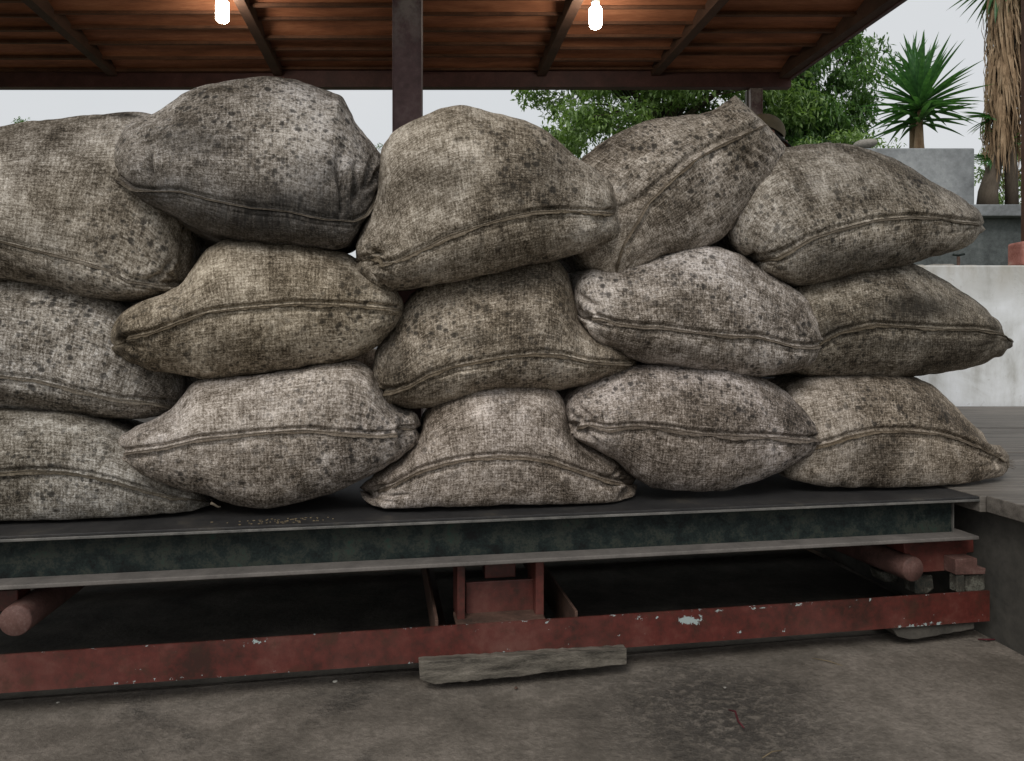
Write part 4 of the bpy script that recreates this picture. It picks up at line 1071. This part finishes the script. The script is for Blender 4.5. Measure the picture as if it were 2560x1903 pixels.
# tall yucca with a skirt of dead leaves
D7 = 7.2
def U7(x, y): return up(x, y, D7)
ty = empty('tall_yucca', tuple(U7(2500, 525))); tag(ty, 'tall yucca trunk wrapped in hanging brown dead leaves at the right edge', 'yucca tree')
tube('trunk', [U7(2468, 530), U7(2470, 480), U7(2490, 400), U7(2503, 320), U7(2512, 150), U7(2515, -40), U7(2515, -160)], [.10, .085, .06, .06, .09, .08, .07], M_BARK, ty, 14)
tube('stem', [U7(2530, 530), U7(2528, 420), U7(2520, 320)], [.06, .055, .05], M_BARK, ty, 12)
V, Fc = [], []
for i in range(620):
    t = random.random()
    yy = -60 + 400 * t
    cx = 2512 + 6 * math.sin(yy / 60); az = random.uniform(0, 2 * math.pi)
    wpx = 36 if yy < 120 else 38 - 8 * (yy - 120) / 220
    c0 = U7(cx, yy); rr = wpx / F * D7 * random.uniform(.55, 1.0)
    p0 = Vector((c0.x + rr * math.cos(az), c0.y + rr * math.sin(az), c0.z))
    L = random.uniform(.25, .55); n = 5
    lean = random.uniform(-.05, .05); wd = random.uniform(.012, .03)
    sx, sy = -math.sin(az), math.cos(az)
    b0 = len(V)
    for k_ in range(n + 1):
        s_ = k_ / n; out_r = .05 * math.sin(s_ * 2.4) * random.uniform(.6, 1.2)
        q_ = p0 + Vector((math.cos(az) * out_r + sx * lean * s_, math.sin(az) * out_r + sy * lean * s_, -L * s_))
        w_ = wd * (1 - s_ ** 2) + .002
        V += [q_ + Vector((sx, sy, 0)) * w_ * .5, q_ - Vector((sx, sy, 0)) * w_ * .5 + Vector((math.cos(az), math.sin(az), 0)) * .006]
    for k_ in range(n): a = b0 + 2 * k_; Fc.append((a, a + 1, a + 3, a + 2))
sk = mesh_obj('dead_leaf_skirt', V, Fc, M_DEAD, ty); tag(sk, kind='stuff')
rosette(ty, tuple(U7(2505, -40)), 60, .95, 60, -75)
# spiny lower heads poking out left of the trunk
rosette(ty, tuple(U7(2478, 300)), 22, .48, 25, -25, 130, 120)
rosette(ty, tuple(U7(2482, 400)), 16, .42, 20, -30, 130, 120)
rosette(ty, tuple(U7(2530, 360)), 20, .5, 40, -40)

# ---- leafy trees
def leaf_cloud(centres, radii, counts, ls, mat, name, parent, droop=0.5, seed=0):
    r = np.random.default_rng(seed); C = []; 
    for c, ra, n in zip(centres, radii, counts):
        v = r.normal(size=(n, 3)); v /= np.linalg.norm(v, axis=1, keepdims=True)
        v *= (r.random((n, 1)) ** .45); C.append(np.array(c) + v * ra)
    C = np.vstack(C); n = len(C)
    az = r.random(n) * 2 * np.pi; el = np.radians(r.normal(-35 * droop * 2, 28, n))
    d = np.stack([np.cos(el) * np.cos(az), np.cos(el) * np.sin(az), np.sin(el)], -1)
    s = np.stack([-np.sin(az), np.cos(az), r.normal(0, .5, n)], -1); s /= np.linalg.norm(s, axis=1, keepdims=True)
    up_ = np.cross(d, s); L = ls * r.uniform(.7, 1.3, (n, 1)); wd = L * .36
    v0 = C; v1 = C + d * L * .45 + s * wd * .5 + up_ * L * .06; v2 = C + d * L; v3 = C + d * L * .45 - s * wd * .5 + up_ * L * .06
    v4 = C + d * L * .5 - up_ * L * .03
    V = np.stack([v0, v1, v2, v3, v4], 1).reshape(-1, 3)
    b = np.arange(n)[:, None] * 5
    Fc = np.concatenate([b + [0, 1, 4], b + [1, 2, 4], b + [2, 3, 4], b + [3, 0, 4]], 0)
    me = bpy.data.meshes.new(name); me.vertices.add(len(V)); me.vertices.foreach_set('co', (V - np.array(parent.location)).reshape(-1))
    me.loops.add(len(Fc) * 3); me.loops.foreach_set('vertex_index', Fc.reshape(-1).astype(np.int32))
    me.polygons.add(len(Fc)); me.polygons.foreach_set('loop_start', np.arange(len(Fc), dtype=np.int32) * 3)
    me.polygons.foreach_set('loop_total', np.full(len(Fc), 3, np.int32))
    me.update(calc_edges=True); me.materials.append(mat)
    o = bpy.data.objects.new(name, me); COL.objects.link(o); o.parent = parent; tag(o, kind='stuff')
    return o
def tree(label, base, crown, nclump, clump_r, per, ls, mat, seed, shape=None, trunk_r=.16, droop=.5, cat='tree'):
    r = np.random.default_rng(seed)
    root = empty('broadleaf_tree', base); tag(root, label, cat)
    (cx, cy, cz), (rx_, ry_, rz_) = crown
    cs = []
    while len(cs) < nclump:
        v = r.normal(size=3); v /= np.linalg.norm(v); v *= r.random() ** .5
        p_ = np.array([cx + v[0] * rx_, cy + v[1] * ry_, cz + v[2] * rz_])
        if shape and not shape(p_): continue
        cs.append(p_)
    rad = [np.array([1, 1, .75]) * clump_r * r.uniform(.6, 1.25) for _ in cs]
    leaf_cloud(cs, rad, [int(per * r.uniform(.5, 1.4)) for _ in cs], ls, mat, 'crown', root, droop, seed)
    # trunk and limbs as one woody mesh
    V, Fc = [], []
    def limb(P, R, seg=7):
        b0 = len(V)
        for i, p_ in enumerate(P):
            t_ = (P[min(i + 1, len(P) - 1)] - P[max(i - 1, 0)]).normalized(); a_ = t_.orthogonal().normalized(); b_ = t_.cross(a_)
            for k_ in range(seg):
                an = 2 * math.pi * k_ / seg; V.append(p_ + (a_ * math.cos(an) + b_ * math.sin(an)) * R[i] - Vector(base))
        for i in range(len(P) - 1):
            for k_ in range(seg): Fc.append((b0 + i * seg + k_, b0 + i * seg + (k_ + 1) % seg, b0 + (i + 1) * seg + (k_ + 1) % seg, b0 + (i + 1) * seg + k_))
    B0 = Vector(base); top = Vector((cx, cy, cz - rz_ * .5))
    limb([B0, B0.lerp(top, .5) + Vector((.05, 0, 0)), top], [trunk_r, trunk_r * .7, trunk_r * .4])
    for p_ in cs[::3]:
        e_ = Vector(p_); m_ = top.lerp(e_, .5) + Vector((r.uniform(-.1, .1), r.uniform(-.1, .1), .12 * rz_))
        limb([top, m_, e_], [trunk_r * .22, trunk_r * .10, .004], 5)
    o = mesh_obj('trunk', V, Fc, M_BARK, None, smooth=True); o.parent = root
    return root
def shapeA(p_):
    x = CX + F * p_[0] / p_[1]; y = CY - F * (p_[2] - HE) / p_[1]
    return True
tree('broad green tree behind the roof edge and the steel posts', (2.3, 11.4, 1.29), ((2.28, 11.2, 5.0), (2.35, 1.8, 2.15)), 195, .36, 380, .105, M_LEAF, 31)
tree('dark leafy tree between the shed corner and the yucca', (4.75, 11.6, 1.29), ((4.5, 11.3, 4.45), (1.12, 1.1, 1.45)), 78, .30, 270, .10, M_LEAF2, 32, trunk_r=.12, droop=.7)
tree('small bushy tree low behind the yucca trunk', (6.1, 9.2, 1.29), ((6.15, 9.2, 3.0), (.35, .4, .75)), 20, .2, 120, .07, M_LEAF, 33, trunk_r=.04)
tree('light green shrub below the dark leafy tree', (4.3, 10.0, 1.29), ((4.35, 10.0, 3.4), (.75, .4, .30)), 18, .2, 130, .07, M_LEAF, 34, trunk_r=.04)
tree('far tree top showing above the sack at the left edge', (-15.8, 24, 1.29), ((-15.9, 24, 7.4), (.45, .5, .75)), 16, .25, 90, .11, M_LEAF2, 35, trunk_r=.1)
tree('far wispy tree top between two sacks beside the steel post', (-4.3, 24, 1.29), ((-4.3, 24, 6.5), (.22, .3, 1.0)), 14, .16, 26, .12, M_LEAF2, 36, trunk_r=.05)
tree('thin far twig showing above the upper left sack', (-14.3, 23, 1.29), ((-14.3, 23, 7.6), (.1, .1, .5)), 3, .06, 10, .1, M_LEAF2, 37, trunk_r=.03)

# ------------------------------------------------------------------ the person behind the sacks
def skin_mesh(name, verts, edges, radii, mat, parent, sub=1, root=0):
    me = bpy.data.meshes.new(name); me.from_pydata([Vector(v) for v in verts], edges, [])
    o = bpy.data.objects.new(name, me); COL.objects.link(o); o.parent = parent
    m = o.modifiers.new('skin', 'SKIN'); m.use_smooth_shade = True
    for i, rr in enumerate(radii):
        me.skin_vertices[0].data[i].radius = (rr, rr) if not hasattr(rr, '__len__') else rr
        me.skin_vertices[0].data[i].use_root = (i == root)
    s_ = o.modifiers.new('sub', 'SUBSURF'); s_.levels = sub; s_.render_levels = sub
    me.materials.append(mat); return o
PXc = (1915 - CX) / F * 4.0
per = empty('person', (PXc - .05, 4.0, ZT)); tag(per, 'person in an olive cap standing mostly hidden behind the tilted sack', 'person')
hz = 1.66
# local frame: facing +X
body_v = [(0, 0, .90), (0, 0, 1.08), (0, 0, 1.26), (-.01, 0, 1.38), (.02, 0, 1.46), (.045, 0, 1.53), (.06, 0, 1.60),
          (0, .19, 1.34), (.02, .23, 1.08), (.10, .22, .86), (.15, .215, .80), (0, -.19, 1.34), (.02, -.23, 1.08), (.10, -.22, .86), (.15, -.215, .80),
          (0, .09, .84), (.01, .10, .48), (-.02, .10, .08), (.14, .11, .03), (0, -.09, .84), (.01, -.10, .48), (-.02, -.10, .08), (.14, -.11, .03)]
body_e = [(0, 1), (1, 2), (2, 3), (3, 4), (4, 5), (5, 6), (3, 7), (7, 8), (8, 9), (9, 10), (3, 11), (11, 12), (12, 13), (13, 14), (0, 15), (15, 16), (16, 17), (17, 18), (0, 19), (19, 20), (20, 21), (21, 22)]
body_r = [(.13, .10), (.12, .10), (.14, .11), (.10, .08), .052, .082, .085, .05, .04, .028, .024, .05, .04, .028, .024, .075, .052, .036, .03, .075, .052, .036, .03]
body = skin_mesh('body', body_v, body_e, body_r, M_SKIN, per, 2)
sh_v = body_v[:4] + [body_v[7], body_v[8], (.06, .225, .97), body_v[11], body_v[12], (.06, -.225, .97)]
skin_mesh('shirt', sh_v, [(0, 1), (1, 2), (2, 3), (3, 4), (4, 5), (5, 6), (3, 7), (7, 8), (8, 9)], [(.15, .12), (.14, .12), (.155, .125), (.105, .085), .065, .052, .045, .065, .052, .045], M_SHIRT, per, 2)
tr_v = [body_v[0], body_v[15], body_v[16], (-.015, .10, .12), body_v[19], body_v[20], (-.015, -.10, .12)]
skin_mesh('trousers', tr_v, [(0, 1), (1, 2), (2, 3), (0, 4), (4, 5), (5, 6)], [(.145, .115), .09, .068, .055, .09, .068, .055], M_TROUSER, per, 2)
def blob(name, c, r3, mat, parent, rot=0.0, cut=None):
    bm = bmesh.new(); bmesh.ops.create_uvsphere(bm, u_segments=24, v_segments=16, radius=1)
    if cut is not None:
        geom = [v for v in bm.verts if v.co.z < cut]; bmesh.ops.delete(bm, geom=geom, context='VERTS')
    R = Matrix.Rotation(rot, 3, 'Y')
    for v in bm.verts: v.co = R @ Vector((v.co.x * r3[0], v.co.y * r3[1], v.co.z * r3[2])) + Vector(c)
    me = bpy.data.meshes.new(name); bm.to_mesh(me); bm.free(); me.polygons.foreach_set('use_smooth', [True] * len(me.polygons))
    me.materials.append(mat); o = bpy.data.objects.new(name, me); COL.objects.link(o); o.parent = parent; return o
TILT = math.radians(24)
blob('hair', (.035, 0, 1.575), (.100, .086, .098), M_HAIR, per, TILT, -.25)
for s in (-1, 1):
    blob('ear', (.045, s * .088, 1.545), (.018, .010, .03), M_SKIN, per, TILT)
    blob('eye', (.128, s * .032, 1.545), (.010, .012, .009), M_EYE, per)
blob('nose', (.150, 0, 1.52), (.018, .014, .024), M_SKIN, per, TILT)
blob('cap', (.045, 0, 1.585), (.108, .094, .095), M_CAP, per, TILT, 0.0)
V, Fc = [], []
for i in range(9):
    an = -1.15 + 2.3 * i / 8
    for (rr, dz) in ((.098, 0.0), (.175 - .03 * abs(an), -.030)):
        v = Matrix.Rotation(TILT, 3, 'Y') @ Vector((rr * math.cos(an), .92 * rr * math.sin(an) * (.9), dz + .004 - .012 * abs(an)))
        V.append(v + Vector((.045, 0, 1.585))); V.append(v + Vector((.045, 0, 1.579)))
for i in range(8):
    a = i * 4
    Fc += [(a, a + 2, a + 6, a + 4), (a + 1, a + 5, a + 7, a + 3), (a + 2, a + 3, a + 7, a + 6), (a, a + 4, a + 5, a + 1)]
o = mesh_obj('cap_brim', V, Fc, M_BRIM, None, smooth=True); o.parent = per
